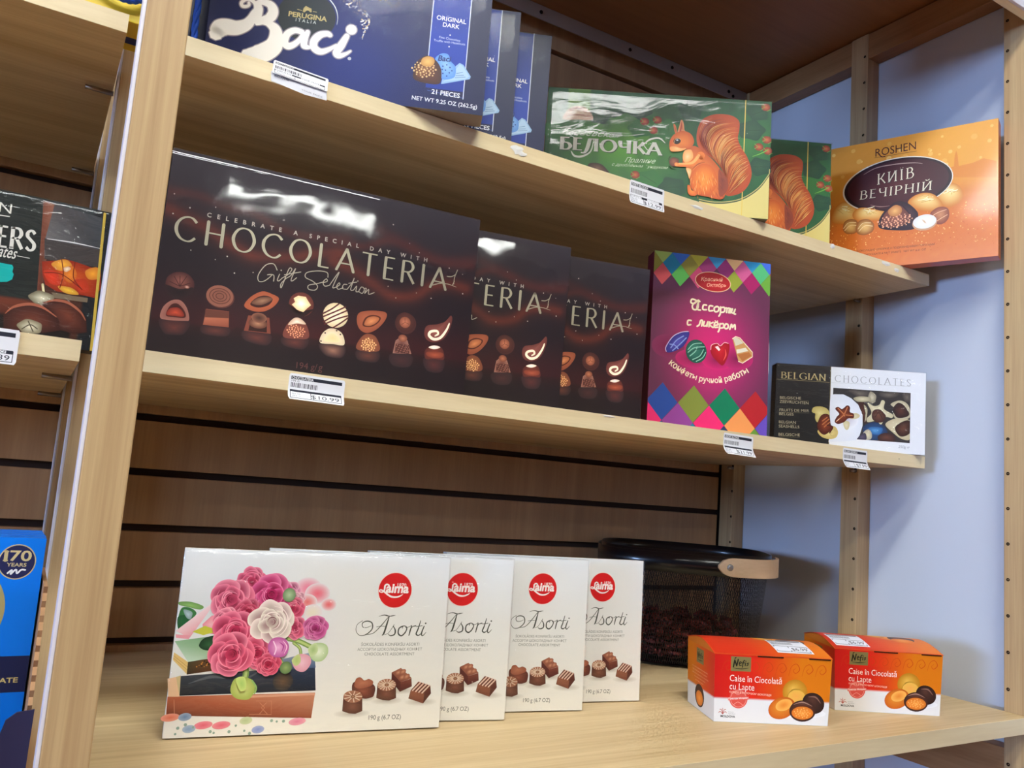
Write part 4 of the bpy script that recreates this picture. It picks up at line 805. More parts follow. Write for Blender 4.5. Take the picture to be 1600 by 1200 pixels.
    F.blob([(58.4,58.1),(61.6,64.2),(73,66),(82.6,62.8),(86.6,55.3),(83,49.3),(75.4,50.7),(68.1,40.5),(64.1,46),(63.9,53.7),(60,55.3)], (232, 222, 160), (196, 180, 110)); F.blob([(83.5,33.9),(94.8,35.7),(100.7,27.4),(97.3,17.6),(86,14.8),(74.6,17.8),(68.6,27)], (236, 220, 150), (206, 180, 110)); F.stroke([(94,30.8),(98.9,25.4),(94.3,20.3),(88.6,21.8),(91.3,25.8)], 1.6, (206, 184, 120))
    F.blob([(68.2,39.5),(72.5,50.4),(79,54.8),(86.3,52.4),(89,38.1),(93,32.7),(87.5,26.5),(80.1,21.1),(73.4,23.5),(68.4,30.9)], (150, 70, 40), (80, 32, 26)); F.strokes([[(75.6,42.9),(83,49.3)], [(75.8,37.2),(85.9,46.6)], [(78.8,33.5),(87.4,41.9)]], 1.6, (196, 120, 76)); F.stroke([(83.4,36.8),(92,34.5),(87.6,24.6)], 2, (84, 36, 30))
bw = new_box('chocolate_box', 'black and white chocolate box with a picture window of shell pralines, beside the magenta box', None, .2372, .1318, .027,
    [(234, 236, 242), (226, 226, 230), (60, 58, 58), (30, 26, 24), (150, 148, 150), (210, 210, 214)], art_bw, wrap=M_FILM_W, wseed=9, amp=.0006)
pose(bw, 1.0253, .9182, z_mid(1.2) + .0008, -32.87, -.4)

# ---------------------------------------------------------------- dark blue boxes
def art_blue(F, w, h):
    F.p = 'background'
    F.grid(0, 0, w, h, 40, 20, lambda x, y: mix(mix((26, 36, 96), (18, 26, 72), min(1, abs(x - 130) / 160)), (20, 46, 130), .6 * gauss(x - 170, 60) * gauss(y - 40, 60)))
    pl = [(235.4,127.8),(236,60.4)]; pr = [(277,134.2),(276.8,26.8)]
    xl, xr = pl[0][0], pr[0][0]
    F.p = 'side_panel'
    F.grid(xl, 24, xr, h - 1, 10, 24, lambda x, y: mix((16, 42, 130), (20, 60, 170), .5 + .5 * math.sin(y * 2.1) * .3 + .4 * gauss(y - 70, 30)))
    F.strokes([[(xl, 60), (xl, h - .5)], [(xr, 16), (xr, h - .5)]], 1.0, (206, 216, 240), False); F.stroke([(xl + 2, 21), (xr, 17)], .35, (80, 110, 190), False)
    F.p = 'emblem'
    ec = (101.6,86.4); F.ell(ec, 31, 28, (24, 40, 48), (28, 36, 46), n=40); er = 33
    F.stroke([(ec[0] + er * math.cos(a), ec[1] + er * .93 * math.sin(a)) for a in (-.15, .1, .35, .6, .9, 1.2, 1.5, 1.8, 2.1, 2.4)], [.3, 1.0, 1.2, 1.0, .3], (206, 210, 214))
    F.text('PERUGINA', (82.3,84.3), (123.3,83.6), (186, 166, 110), h=5.6, bold=.03); F.text('I T A L I A', (90.5,79.5), (112.3,79), (196, 200, 196), h=3.6)
    F.blob([(96.8,91.4),(97.3,95.2),(99.5,98.4),(102.5,97),(105.7,96.1),(106.4,92.4),(105.3,91.5),(104.6,93.7),(100.1,93),(98.6,90.5)], (196, 176, 120), (170, 150, 100), False); F.strokes([[(91,93.1),(95.9,92.3)], [(107.7,93),(111.5,92.8)]], .5, (196, 176, 120))
    F.p = 'star_speck'
    rnd = random.Random(3); A = cr([(133.2,112.1),(144.6,102.4),(154.1,94.3),(160.1,85.7),(162.8,76.6),(162.6,64.9)]); B = cr([(158.8,116.1),(166.6,107.7),(169.3,98.5),(169.2,90.9),(167.1,84.8),(161.6,70.8)])
    pts = []
    for i in range(130):
        k = int(rnd.random() ** 1.3 * (len(A) - 1)); t = rnd.random(); pts.append((A[k][0] + (B[k][0] - A[k][0]) * t, A[k][1] + (B[k][1] - A[k][1]) * t + rnd.uniform(-2, 2)))
    for r in (150, 70): pts += [(xl - 60 + rnd.uniform(-26, 26), h - 40 + rnd.uniform(-20, 36)) for _ in range(r // 3)]
    F.dots(pts[:90], [.6, .4, .9, .5], (224, 224, 230)); F.dots(pts[90:], [.7, .5], (236, 206, 140))
    F.p = 'title_lettering'
    rim, wt = (150, 140, 150), (246, 242, 238)
    def glyphs(grow, col):
        g = grow
        F.stroke([(10.4,53.7),(14,60.2),(20.1,62.6),(30,62.9),(39.5,67.7),(44.5,75),(46.8,83.8)], [15 + g, 20 + g, 18 + g, 16 + g, 13 + g, 10 + g, 6 + g], col)
        F.stroke([(46.3,80.9),(48.1,87.7),(46.2,93.5),(41.1,96.5),(35.8,95.7),(32.4,91.9),(33.7,88.4),(37.1,88.3),(40.2,90.3),(39.9,93.1)], [5 + g, 4 + g, 3.6 + g, 3.4 + g, 3 + g], col)
        F.stroke([(50.5,76.8),(50.8,86.3),(49.6,93.6),(54.7,95.9),(62.6,93.7),(66.2,86.7),(63.4,79.2),(56.3,74.9),(50.8,71.3)], [8 + g, 9 + g, 6 + g, 7 + g, 10 + g, 11 + g, 9 + g, 5 + g], col)
        F.stroke([(52.4,72.4),(61.6,72.9),(69.8,67.5),(72.3,57.6),(70.3,48),(62.8,40.4),(53.2,36.3),(43.3,35.8)], [3.2 + g, 6.4 + g, 11.2 + g, 15.2 + g, 19.2 + g, 20.8 + g, 19.2 + g, 9.6 + g], col)
        F.stroke([(98.5,68.1),(90.8,68.8),(83.7,64),(81.3,55.2),(85.2,50.2),(91.7,53),(97.7,60.4),(99.5,67.3)], [5.58 + g, 6.82 + g, 8.06 + g, 7.44 + g, 5.58 + g, 3.72 + g], col); F.stroke([(104.4,68.9),(101.9,60.1),(102.7,52.8),(108.8,51.8)], [4.96 + g, 7.44 + g, 6.82 + g, 3.1 + g], col)
        F.stroke([(128.3,68.7),(124.7,70),(117.4,67.1),(112.2,59.7),(113,52.4),(120.2,48.7),(129.1,52.8),(136.2,58.6)], [4.96 + g, 6.2 + g, 8.06 + g, 8.06 + g, 7.44 + g, 4.96 + g, 2.48 + g], col)
        F.stroke([(146.1,70.4),(141.3,59.3),(137.1,50.2),(140,46.9),(146.5,49.7),(151.6,53.8)], [5.58 + g, 8.06 + g, 8.06 + g, 6.2 + g, 3.72 + g, 1.86 + g], col)
        F.ell((150.2,78.2), 5.6 + g / 2, 5.6 + g / 2, col)
    glyphs(2.4, rim); glyphs(0, wt); F.dots([(151.3,45.2)], 2, (190, 190, 200), 10)
    F.p = 'lettering'
    w2 = (232, 234, 244)
    F.text('ORIGINAL', (240.4,103.5), (273.2,102.6), w2, bold=.012); F.text('DARK', (247.8,96.3), (266.3,95.7), w2, bold=.012)
    F.text('Fine Chocolate', (245.1,82.3), (268.4,81.2), (190, 204, 240)); F.text('Truffle with Hazelnuts', (239.5,77.9), (274.1,77.8), (190, 204, 240)); F.dots([(256.8,87.4),(256.8,73.9)], .8, w2, 8)
    F.text('21 PIECES', (242.2,17.8), (273.2,16.7), w2, bold=.02); F.text('NET WT 9.25 OZ (262.5g)', (221.7,8.4), (293.1,6.8), w2, bold=.012)
    F.p = 'praline_picture'
    F.poly([(251.7,30.1),(253,38.6),(265.9,52.5),(269.8,56.8),(274.2,55.2),(283.4,42.8),(282.5,39.7),(253.7,30.4)], (150, 186, 226)); F.poly([(253.6,32.6),(265.1,46.3),(270,55.3),(273.6,53.6),(281.6,42.6),(278.3,39.4)], (176, 206, 236)); F.strokes([[(267.3,44.3),(274.2,46.4)], [(266.8,41.7),(275.5,43.2)], [(266.4,39.2),(277.5,41.4)]], .6, (96, 130, 180), False)
    F.blob([(243,56.8),(246.1,62.6),(251.4,65.6),(257.2,64.2),(259.9,57.7),(265.3,52.4),(266.6,45),(264.3,38.6),(253.3,35.6),(248.4,43.9)], (150, 196, 244), (96, 150, 226)); F.text('Baci', (245.9,56.3), (259.7,56.8), (30, 50, 120), bold=.03, shear=.2); F.dots([(252,50.5),(256.1,52.6),(259.8,50.1),(255.2,46.4),(259.6,44),(252.7,42.3),(257.1,39.9),(262.2,46.7),(251.6,46.7)], .9, (30, 60, 150))
    F.blob([(220.7,40),(222,49.3),(228.9,57.8),(235.7,60.3),(244.6,55.5),(250.2,47.2),(251.5,36.8),(249.6,29.8),(239.9,28.4),(227.2,29.7),(221.4,32.6)], (120, 66, 52), (70, 38, 36)); F.blob([(222.9,38.8),(224.3,47.3),(233.3,55.4),(242.9,50.7),(242.7,44.7),(233.7,35.8),(226.1,34.8)], (150, 96, 60), (110, 62, 44))
    F.dots([((232.3,43.9)[0] + 14 * math.sin(i * 2.4) * (i / 40) ** .5, (232.3,43.9)[1] + 9 * math.cos(i * 2.4) * (i / 40) ** .5) for i in range(40)], [1.2, .9], (230, 190, 130)); F.blob([(228.2,50.2),(229.1,56.3),(234.4,59.4),(240.8,58.8),(242.6,53.7),(239.5,48.7),(232.6,47.8)], (240, 190, 110), (206, 146, 76))
blue = new_box('chocolate_box', 'dark blue chocolate box with large white script title, overhanging the upper shelf edge', 'dark blue chocolate boxes', .300, .170, .031,
    [(34, 44, 110), (34, 44, 110), (28, 36, 90), (30, 38, 100), (50, 60, 120), (150, 140, 130)], art_blue, wrap=M_FILM_B, wseed=4, amp=.00022)
pose(blue, .1073, .8865, z_top(.30) + .0006, -23.89, -.8)
for lab, x, y, yaw in (('dark blue chocolate box standing second in the row, only its right end showing', .1749, .9418, -25.2), ('dark blue chocolate box standing last in the row, beside the green box', .2297, .9546, -23.64)):
    c = copy_tree(blue); c['label'] = lab; pose(c, x, y, z_top(x + .14) + .0006, yaw, -.2)

# ---------------------------------------------------------------- green boxes with the squirrel picture
def art_green(F, w, h):
    F.p = 'background'
    gx, gy = (108.5,95.7)
    def bg(x, y):
        d = math.hypot((x - gx) / 110, (y - gy) / 62)
        c = mix((104, 186, 56), (44, 98, 60), min(1, d)); c = mix(c, (30, 62, 50), .5 * max(0, nz(x, y, 16, 2)) + .25 * (y / h) ** 2)
        c = mix(c, (70, 150, 60), .5 * gauss(math.hypot(x - 296, y - 110), 26)); return c
    F.grid(0, 0, w, h, 64, 36, bg)
    F.p = 'leaf_picture'
    rnd = random.Random(5)
    for c, r in (((134.4,121.6), 15), ((175.4,124.6), 15), ((162.1,116.4), 13), ((184.5,37), 17), ((152.2,46.4), 16), ((132.8,150.5), 16), ((95.9,152.7), 18), ((293.8,130.7), 17), ((307.2,76.7), 15), ((11.5,110.3), 14), ((76.2,136.7), 14), ((205.9,155.7), 16), ((301.9,157.8), 14)):
        a = rnd.random() * 6; k = (36, 74, 56) if rnd.random() < .6 else (46, 112, 58)
        F.blob([(c[0] + r * (1 + .22 * (q % 2)) * math.cos(a + q * .628), c[1] + r * .8 * (1 + .22 * (q % 2)) * math.sin(a + q * .628)) for q in range(10)], mix(k, (90, 130, 80), .25), k)
        F.strokes([[(c[0] + r * .8 * math.cos(a + 3.14), c[1] + r * .6 * math.sin(a + 3.14)), c, (c[0] + r * .8 * math.cos(a), c[1] + r * .6 * math.sin(a))]], .6, mix(k, (20, 44, 34), .5))
    for c in ((153.9,120.6), (140.7,132.9), (158.8,136.6), (131.5,52), (305,106.3), (315.9,117.9), (317.6,101.3), (313,167.1)):
        F.blob([(c[0] + 6.5 * math.cos(q * 1.047), c[1] + 5.8 * math.sin(q * 1.047)) for q in range(6)], (206, 112, 70), (130, 52, 44)); F.strokes([[(c[0] - 6, c[1] - 3), (c[0] - 2, c[1]), (c[0] - 6, c[1] + 4)], [(c[0] + 2, c[1] - 6), (c[0] + 7, c[1] - 3)]], .9, (120, 160, 70))
    F.stroke([(296.5,91.4),(308.7,97.1),(318.7,103.8)], [.6, 1.6, .8], (110, 176, 70))
    # lower gold sweep
    F.p = 'gold_corner'
    G = cr([(223.7,20.5),(244.1,18.2),(266.5,20.6),(286.5,27.9),(306.2,43.5),(319.1,62.2),(323.7,72)]); x1 = w - .2
    low = [(min(x1, p[0]), p[1]) for p in G]
    F.poly(low + [(x1, .3), (low[0][0], .3)], (224, 206, 128)); F.stroke(low, 1.6, (46, 74, 56), False); F.stroke([(p[0], p[1] + 1.6) for p in low], 1.5, (186, 176, 110), False)
    tx = (283.9,161.4)[0]; F.stroke([(tx, .4), (tx, h - .4)], 1.3, (226, 196, 96), False)
    F.p = 'emblem'
    F.poly([(28.9,175.1),(61.1,175.7),(61.8,139.3),(30.1,139.4)], (96, 140, 50)); F.poly([(29,173.4),(61.2,174.5),(61.1,157.4),(29.4,157.6)], (74, 116, 44))
    F.blob([(24,127.6),(27.8,140.5),(37.6,148.5),(52.5,149),(62.1,141.7),(66.3,129.9),(44.6,129.1)], (216, 180, 150), (190, 146, 120)); F.strokes([[(33.4,142.1),(43.5,146.5),(55.2,142.9)], [(24.8,133),(44.1,136.3),(64.9,134.7)]], 1.4, (170, 96, 84)); F.strokes([[((29.6,130.9)[0] + i * 3, (29.6,129.5)[1]), ((29.6,130.9)[0] + i * 3, (29.4,133.8)[1])] for i in range(11)], .8, (236, 214, 190), False)
    F.p = 'lettering'
    sv = (226, 232, 222); sh = ((34, 70, 40), 1.0)
    F.serif('\u0411\u0415\u041b\u041e\u0427\u041a\u0410', (22,83.2), (168.4,84.2), sv, 18.5, .24, .09, .13, .2, shadow=sh)
    F.stroke([(38.7,80.6),(43.6,74.2),(53.9,73.8),(66,81.8),(69.5,97.7),(68.2,101.2)], [1.2, 3, 3.2, 2, 1.2, 1], sv); F.stroke([(139.3,95.5),(149,105.8),(162.5,109.2),(171.5,102.7)], [1, 2.6, 2.4, .8], sv); F.stroke([(141.5,96.9),(147.6,90.1),(151.9,94)], 1.2, sv)
    F.text('\u0411\u0430\u0431\u0430\u0435\u0432\u0441\u043a\u0430\u044f', (23.2,105.8), (104.5,105.5), (206, 222, 206), h=10, shear=.6, bold=.004); F.stroke([(20.9,105.7),(25.4,107.7),(35.1,116.3),(25,113.2),(22.6,115.4),(36.2,117.4)], .7, (206, 222, 206))
    F.text('\u041f\u0440\u0430\u043b\u0438\u043d\u0435', (115.7,69.9), (157.7,70.6), (214, 232, 206), h=7.5, shear=.5); F.text('\u0441 \u0434\u0440\u043e\u0431\u043b\u0451\u043d\u044b\u043c \u0444\u0443\u043d\u0434\u0443\u043a\u043e\u043c', (97.2,63.3), (175.8,63.6), (206, 228, 196), h=4.6, shear=.5)
    F.p = 'chocolate_picture'
    F.blob([(63.8,61.9),(71.6,65.5),(83,64),(91.5,56.3),(92.9,51.6),(68,49.8)], (130, 96, 76), (60, 44, 36))
    F.p = 'squirrel_picture'
    o1, o2, dk, lt = (226, 116, 44), (196, 84, 36), (130, 52, 40), (246, 186, 110)
    tail = [(222.5,95.3),(216.8,106.4),(216.4,123.7),(221.8,140),(233.7,148.8),(247.3,151.9),(263.8,151),(275.1,143.8),(276.3,130.9),(274.8,116.4),(280.8,102.4),(289.6,88.7),(295.8,69.2),(293.7,52),(283.5,37.1),(266.1,30.2),(257.8,35.2),(261.1,52.5),(253.6,69),(242.1,82.4),(230.9,90.2)]
    F.blob(tail, (206, 104, 52), (186, 76, 44), p=1.5)
    L0 = cr([(231,87.3),(222.1,103.9),(221.3,121.1),(228.7,137.6),(242,147.2)]); L1 = cr([(263.3,34.2),(265.1,55.6),(258.8,75.1),(255.1,97.7),(266.4,121.5),(274,136.5)])
    a = cr([(231,88.8),(239.4,82.2),(249.4,71.5),(258.1,60.8),(264,49.8),(264.6,34.3)]); rnd = random.Random(9)
    T0 = cr([(227.9,95.7),(220.2,113.8),(222.1,132.7),(232.5,145.1),(247.4,149.8)]); T1 = cr([(242.1,82.4),(230.1,107.4),(234.8,125),(248,134.6),(272.4,140.7)]); T2 = cr([(253.6,69),(247.2,91.4),(254.5,112),(266.4,121.5),(275.9,122.2)]); T3 = cr([(261,56.7),(258.7,77.9),(267.6,92.9),(275.5,99.2),(282.3,99.7)]); T4 = cr([(264.2,44.2),(270.2,61.7),(277.9,73.6),(285.8,79.9),(291.1,83.1)]); T5 = cr([(266.1,31.6),(276.5,42.2),(284.2,51.3),(290.7,58.9),(295.2,66.3)])
    Ts = [T0, T1, T2, T3, T4, T5]
    for k in range(260):
        f = rnd.random() * 4.98; i = int(f); t = f - i; q = [(Ts[i][j][0] * (1 - t) + Ts[i + 1][j][0] * t, Ts[i][j][1] * (1 - t) + Ts[i + 1][j][1] * t) for j in range(len(T0))]
        s0 = int(rnd.random() * 10); q = q[s0:s0 + 8 + int(rnd.random() * 10)]
        col = rnd.choice([lt, lt, (236, 140, 64), (226, 120, 60), (150, 62, 46), (250, 206, 140), (240, 170, 96)])
        if f < .9: col = rnd.choice([(150, 70, 66), (196, 100, 66), (226, 140, 100)])
        if s0 < 3 and rnd.random() < .6: col = (120, 46, 46)
        F.stroke(q, [.1, .55, .1], col, False, False)
    body = [(201.4,93.8),(211.3,100.3),(219.6,98),(228.1,91.4),(239.4,82.2),(250.9,68.8),(261.1,52.5),(260.4,38.2),(258.2,26.8),(250.2,23.6),(233.8,26.4),(221.5,28.3),(211.6,37.5),(209,48.7),(206.4,59.9),(202.6,68.1),(197.5,76.3)]
    F.blob(body, (228, 124, 50), (190, 84, 38), p=1.6, center=(226.9,58.5))
    F.blob([(197.2,82),(199.4,92.2),(208.9,94.3),(212.1,83.1),(205.7,75.5),(200.2,75.1)], (246, 206, 150), (236, 160, 90)); F.blob([(202.7,66.7),(210.3,64.4),(208.2,51.4),(205.9,57)], (246, 206, 160), (236, 170, 100))
    F.blob([(209.7,48.7),(213.1,63.2),(223.5,73.9),(235.7,73.4),(244.3,64),(247.7,48.6),(241.6,34),(228.3,28.8),(215.9,32.2)], (240, 140, 52), (206, 92, 36), p=1.6)
    F.blob([(249.6,68.7),(261,55.3),(263,41.3),(256.7,29.5),(251.3,29.1),(249.2,45.9)], (130, 56, 44), (150, 66, 44), p=1)
    for k in range(70):
        x, y = rnd.uniform(400, 740), rnd.uniform(760, 1030); p0 = None
        u = (x - 400) / 340; c0 = ((210.2,65.8)[0] + u * ((256.3,69.2)[0] - (210.2,65.8)[0]), (210.2,65.8)[1] + (y - 760) / 270 * ((212.1,27.6)[1] - (210.2,65.8)[1]))
        F.stroke([c0, (c0[0] - 1 + 3 * u, c0[1] - 3.5), (c0[0] - 1 + 5 * u, c0[1] - 7)], [.1, .6, .1], rnd.choice([lt, (246, 160, 70), (180, 76, 36), (206, 96, 40)]) if u < .75 else rnd.choice([(110, 44, 40), (160, 72, 46)]), False, False)
    F.blob([(206,41.3),(210.1,40.2),(211.7,34.7),(218.6,32.4),(219.5,27.5),(212.1,26.2),(207.2,30.1)], (240, 140, 56), (206, 96, 40))
    F.stroke([(222.9,86.7),(215.2,76.2),(203.1,71.7),(189.6,70.7)], [12, 9, 6.5, 5], (226, 120, 52)); F.stroke([(220.1,86.6),(212.5,76),(203.1,73.2),(190.8,72.3)], [4, 4, 3, 2], (246, 170, 96)); F.stroke([(211.6,65.2),(219.4,73.6),(228.8,77.2)], [.4, 1.4, .4], (140, 56, 34))
    F.blob([(178.5,73.5),(180.3,79.4),(184.9,81.4),(190.4,80.1),(192.1,74.5),(187.7,67.8),(181.5,68.7)], (160, 96, 70), (96, 50, 40)); F.stroke([(177.1,74.8),(178.8,81.4),(181.4,83)], [.5, 2, .5], (60, 84, 46)); F.stroke([(186.3,81.2),(191.1,80.1),(194,77.5)], [.5, 2, .5], (60, 90, 50)); F.stroke([(178,70.6),(183,66),(189.8,65.1)], [.5, 2, .5], (70, 110, 60))
    F.ell((188.9,71.1), 3, 3, (246, 170, 90), (226, 120, 56))
    F.blob([(185.1,118.5),(182.1,131.3),(185.2,130.1),(188.2,119.5)], (206, 100, 66), (226, 130, 80)); F.blob([(189.2,119.5),(190.7,130.5),(193,139.3),(196.6,134.5),(198.1,124.5),(200,121)], (214, 110, 70), (236, 160, 110)); F.stroke([(192.5,121.9),(193.4,130.7),(193.7,137.9)], [2, 1.4, .3], (180, 76, 60))
    F.blob([(177.6,96.4),(178.2,106.5),(183.2,115.5),(192.5,121.2),(202.1,120.9),(209.2,115.9),(212.4,106.1),(208.7,98.6),(202,95.3),(193.9,92.5),(184.5,89.7),(179.7,90.8)], (236, 134, 58), (206, 92, 42), p=1.5); F.blob([(180.3,90.8),(178.7,96.4),(186.8,97.8),(195.1,95.5),(201.2,96.6),(199.3,93.4),(189.9,90.4)], (250, 206, 140), (240, 160, 90))
    F.ell((188.2,106.1), 5.4, 4.6, (40, 26, 26), (30, 18, 18), .6); F.ell((188.4,107.5), 1.6, 1.1, (196, 200, 210)); F.stroke([(183.9,102.3),(185.6,108.7),(190.3,110.2),(193.1,108.3)], [.4, 1, .5], (246, 190, 130))
green = new_box('chocolate_box', 'green chocolate box with a red squirrel picture, whole front in view beside the blue boxes', 'green squirrel-picture boxes', .3214, .1760, .030,
    [(50, 100, 60), (206, 196, 140), (40, 80, 50), (40, 80, 50), (190, 196, 180), (120, 110, 80)], art_green, wrap=M_FILM_G, wseed=7, amp=.00022)
pose(green, .5781, .9547, z_top(.78) + .0006, -31.18, .9)
c = copy_tree(green); c['label'] = 'green squirrel-picture box tucked behind the first, next to the orange box'
pose(c, .7506, .9825, z_top(.93) + .0016, -28.9, 1.0)

# ---------------------------------------------------------------- orange box
def art_orange(F, w, h):
    F.p = 'background'
    cy = (188.4,107.2)[1]
    def bg(x, y):
        c = mix((214, 112, 40), (222, 150, 50), max(0, min(1, (y - 70) / 80))); c = mix(c, (226, 140, 96), .6 * gauss(y, 34) * (x / w)); c = mix(c, (196, 100, 24), .5 * gauss(y - 100, 18))
        c = mix(c, (236, 172, 70), .4 * gauss(math.hypot(x - 250, y - 190), 60)); return mix(c, (236, 160, 70), .35 * max(0, nz(x, y, 9)))
    F.grid(0, 0, w, h, 50, 36, bg)
    rnd = random.Random(12)
    F.p = 'bokeh_light'
    for i in range(46):
        x, y = rnd.uniform(5, w - 5), rnd.uniform(130, h - 6)
        r = rnd.uniform(2, 5); F.ell((x, y), r, r, mix((250, 214, 130), bg(x, y), rnd.uniform(.25, .8)), None, n=14)
    F.dots([(rnd.uniform(3, w - 3), rnd.uniform(26, 92)) for _ in range(240)], [.7, .45, 1.0], (250, 196, 110)); F.dots([(rnd.uniform(3, w - 3), rnd.uniform(20, 86)) for _ in range(160)], [.8, .5], (196, 84, 20))
    F.poly([(224.8,149.4),(238.9,152.8),(240.1,170.5),(242.1,178.6),(244.2,169.7),(245.8,152.1),(265.4,153.7),(280.3,158.2),(297.4,150.5),(298.6,124.1),(224.9,137.3)], (216, 130, 42))
    F.p = 'nut_picture'
    def foil(P):
        F.blob(P, (250, 226, 150), (206, 120, 40), p=1.4, center=(sum(p[0] for p in P) / len(P), sum(p[1] for p in P) / len(P) + 6)); cx = sum(p[0] for p in P) / len(P); cy_ = sum(p[1] for p in P) / len(P)
        F.strokes([[(cx + rnd.uniform(-16, 10), cy_ + rnd.uniform(0, 11)), (cx + rnd.uniform(-8, 16), cy_ + rnd.uniform(-2, 12))] for _ in range(9)], .5, (206, 150, 60)); F.strokes([[(cx + rnd.uniform(-14, 10), cy_ + rnd.uniform(2, 12)), (cx + rnd.uniform(-8, 14), cy_ + rnd.uniform(2, 12))] for _ in range(6)], .7, (255, 246, 206))
    foil([(209.1,111.7),(222.5,123.6),(235.8,126.3),(246.6,119.5),(252.6,104.6),(248,92.8),(233.7,86.7),(221.5,92.8)])
    foil([(53.6,88.8),(56,108.1),(67,120.1),(79.5,120.3),(89.3,113.5),(95.1,99.2),(90,80.6),(67.9,82.3)])
    F.p = 'emblem'
    F.ell((154.1,137.6), 84, 46, (232, 222, 206), None, .0, n=56); F.ell((154.7,137.5), 82, 44.5, (40, 16, 20), None, .0, n=56); F.ell((155.2,137.8), 77, 41, (88, 38, 38), (64, 24, 30), .0, n=56)
    F.stroke([(103.4,163.6),(123.5,171.9),(155.2,172.6),(181,169.8),(193.6,166)], [.4, 1.6, 1.6, .4], (180, 150, 140)); F.stroke([(115.3,108.7),(130,103.5),(145.8,102.5)], [.3, 1.2, .3], (170, 130, 120))
    F.p = 'lettering'
    si = (226, 214, 186)
    F.serif('\u041a\u0418\u0407\u0412', (125.3,142.6), (181.3,145.2), si, 21, .12, .05, .12, .3, shear=.05, shadow=((40, 14, 16), .9))
    F.serif('\u0412\u0415\u0427\u0406\u0420\u041d\u0406\u0419', (98.1,121.1), (207.2,119.9), si, 18.5, .12, .05, .12, .3, shear=.05, shadow=((40, 14, 16), .9))
    F.text('ROSHEN', (121.5,191.9), (183.7,192.6), (74, 26, 20), h=13.5); F.stroke([(120.5,190),(184.5,189.2)], .6, (74, 26, 20), False); F.stroke([(126.4,195.9),(131.2,190),(136.5,189.4)], 1.6, (74, 26, 20))
    F.text('\u0428\u041e\u041a\u041e\u041b\u0410\u0414\u041d\u0406 \u0426\u0423\u041a\u0415\u0420\u041a\u0418 \u0417 \u041f\u041e\u0414\u0420\u0406\u0411\u041d\u0415\u041d\u0418\u041c\u0418 \u0413\u041e\u0420\u0406\u0425\u0410\u041c\u0418', (95.2,30.3), (212.9,27.5), (110, 50, 30)); F.text('CHOCOLATE & NUT SWEETS   NET WT 6.21 OZ', (106.9,22.7), (199.9,20.8), (110, 50, 30))
    F.p = 'nut_picture'
    foil([(87.8,91.4),(88.2,100.3),(97.7,106.3),(112.7,104),(130.1,96.9),(140.7,92.3),(135.7,81.4),(111.7,82),(95.4,84.3)])
    foil([(172.9,103.3),(181.6,113.4),(196.7,116.4),(210.4,111.5),(221.5,98.4),(222.8,87),(209.4,83.4),(187,89.7)])
    for P in ([(71.9,75.7),(74.8,85.8),(84.4,88.9),(94.1,84.5),(97,75.2),(93.1,63.9),(80.8,63.3),(73.8,68)], [(92.7,71.4),(96.8,82.6),(107.6,85.5),(117.1,81.2),(122,71.7),(118.8,61.9),(106.8,57.9),(95.9,62)]):
        F.blob(P, (240, 196, 120), (150, 84, 36), p=1.5); cx = sum(p[0] for p in P) / 8; cy_ = sum(p[1] for p in P) / 8; F.strokes([[(cx - 11, cy_ - 2), (cx - 3, cy_ + 7), (cx + 9, cy_ + 6)], [(cx - 9, cy_ - 6), (cx, cy_ + 2), (cx + 12, cy_)]], .9, (252, 226, 170))
    F.blob([(127.9,72.3),(131.6,86.4),(141.9,99.4),(156.1,108.1),(171.6,103.5),(185.7,88.4),(188.4,78.1),(184.8,60.1),(172.2,57.5),(149.1,60.7),(133.3,65)], (76, 48, 50), (44, 26, 34), p=1.2, center=(178.2,86.7)); F.blob([(131.8,74.7),(136.9,88.6),(148.5,99.9),(160.1,101),(169.2,92.4),(177,81.2),(174.6,72.9),(164.5,65.8),(151.6,64.7),(135.9,68.3)], (150, 88, 70), (110, 60, 50))
    F.dots([((154,75.9)[0] + 27 * math.sin(i * 2.4) * (i / 60) ** .5, (154,75.9)[1] + 12 * math.cos(i * 2.4) * (i / 60) ** .5) for i in range(60)], [1.8, 1.3, 1.1], (236, 170, 130)); F.blob([(142.7,92),(145.9,98.8),(154.9,102.5),(162.7,97.7),(163.5,88.9),(156.5,83.5),(147.4,84.8)], (236, 180, 110), (190, 120, 66)); F.stroke([(130.6,72),(135.6,88.7),(148.4,101.4),(158.8,105.5),(167.9,95.4),(175.7,84.2)], [1.4, 1.8, 2.2, 2.6, 2.4, 1], (56, 30, 36))
    F.blob([(205.8,78.3),(209.4,84.8),(217.9,89.1),(227.6,87.6),(232.5,81.3),(232,68.8),(224.2,60.9),(213.3,63.2)], (206, 136, 90), (130, 60, 40), p=1.3); F.strokes([[(209.5,76.3),(218,80.7),(228.9,83.3)], [(214.5,65.8),(221.7,70.3),(230.2,74.7)]], .9, (246, 196, 150))
    F.ell((197.8,67.5), 17.5, 12.4, (246, 244, 240), (222, 214, 206), n=30); F.ell((197.8,66), 18, 12.4, (206, 160, 120), None, n=30); F.ell((197.8,68.2), 17, 11.6, (250, 250, 248), (230, 226, 222), n=30); F.blob([(193.4,72.3),(197.8,70.3),(201,64.2),(197.2,66.1)], (206, 160, 110), (236, 220, 200))
og = new_box('chocolate_box', 'glossy orange chocolate box with a dark oval emblem and nuts, turned against the right posts', None, .300, .2195, .0265,
    [(222, 140, 50), (206, 112, 40), (190, 100, 30), (200, 110, 40), (226, 150, 60), (206, 96, 56)], art_orange, mat=M_GLOSS)
pose(og, 1.1110, .9523, z_top(1.2) + .0006, -68.24, 0)
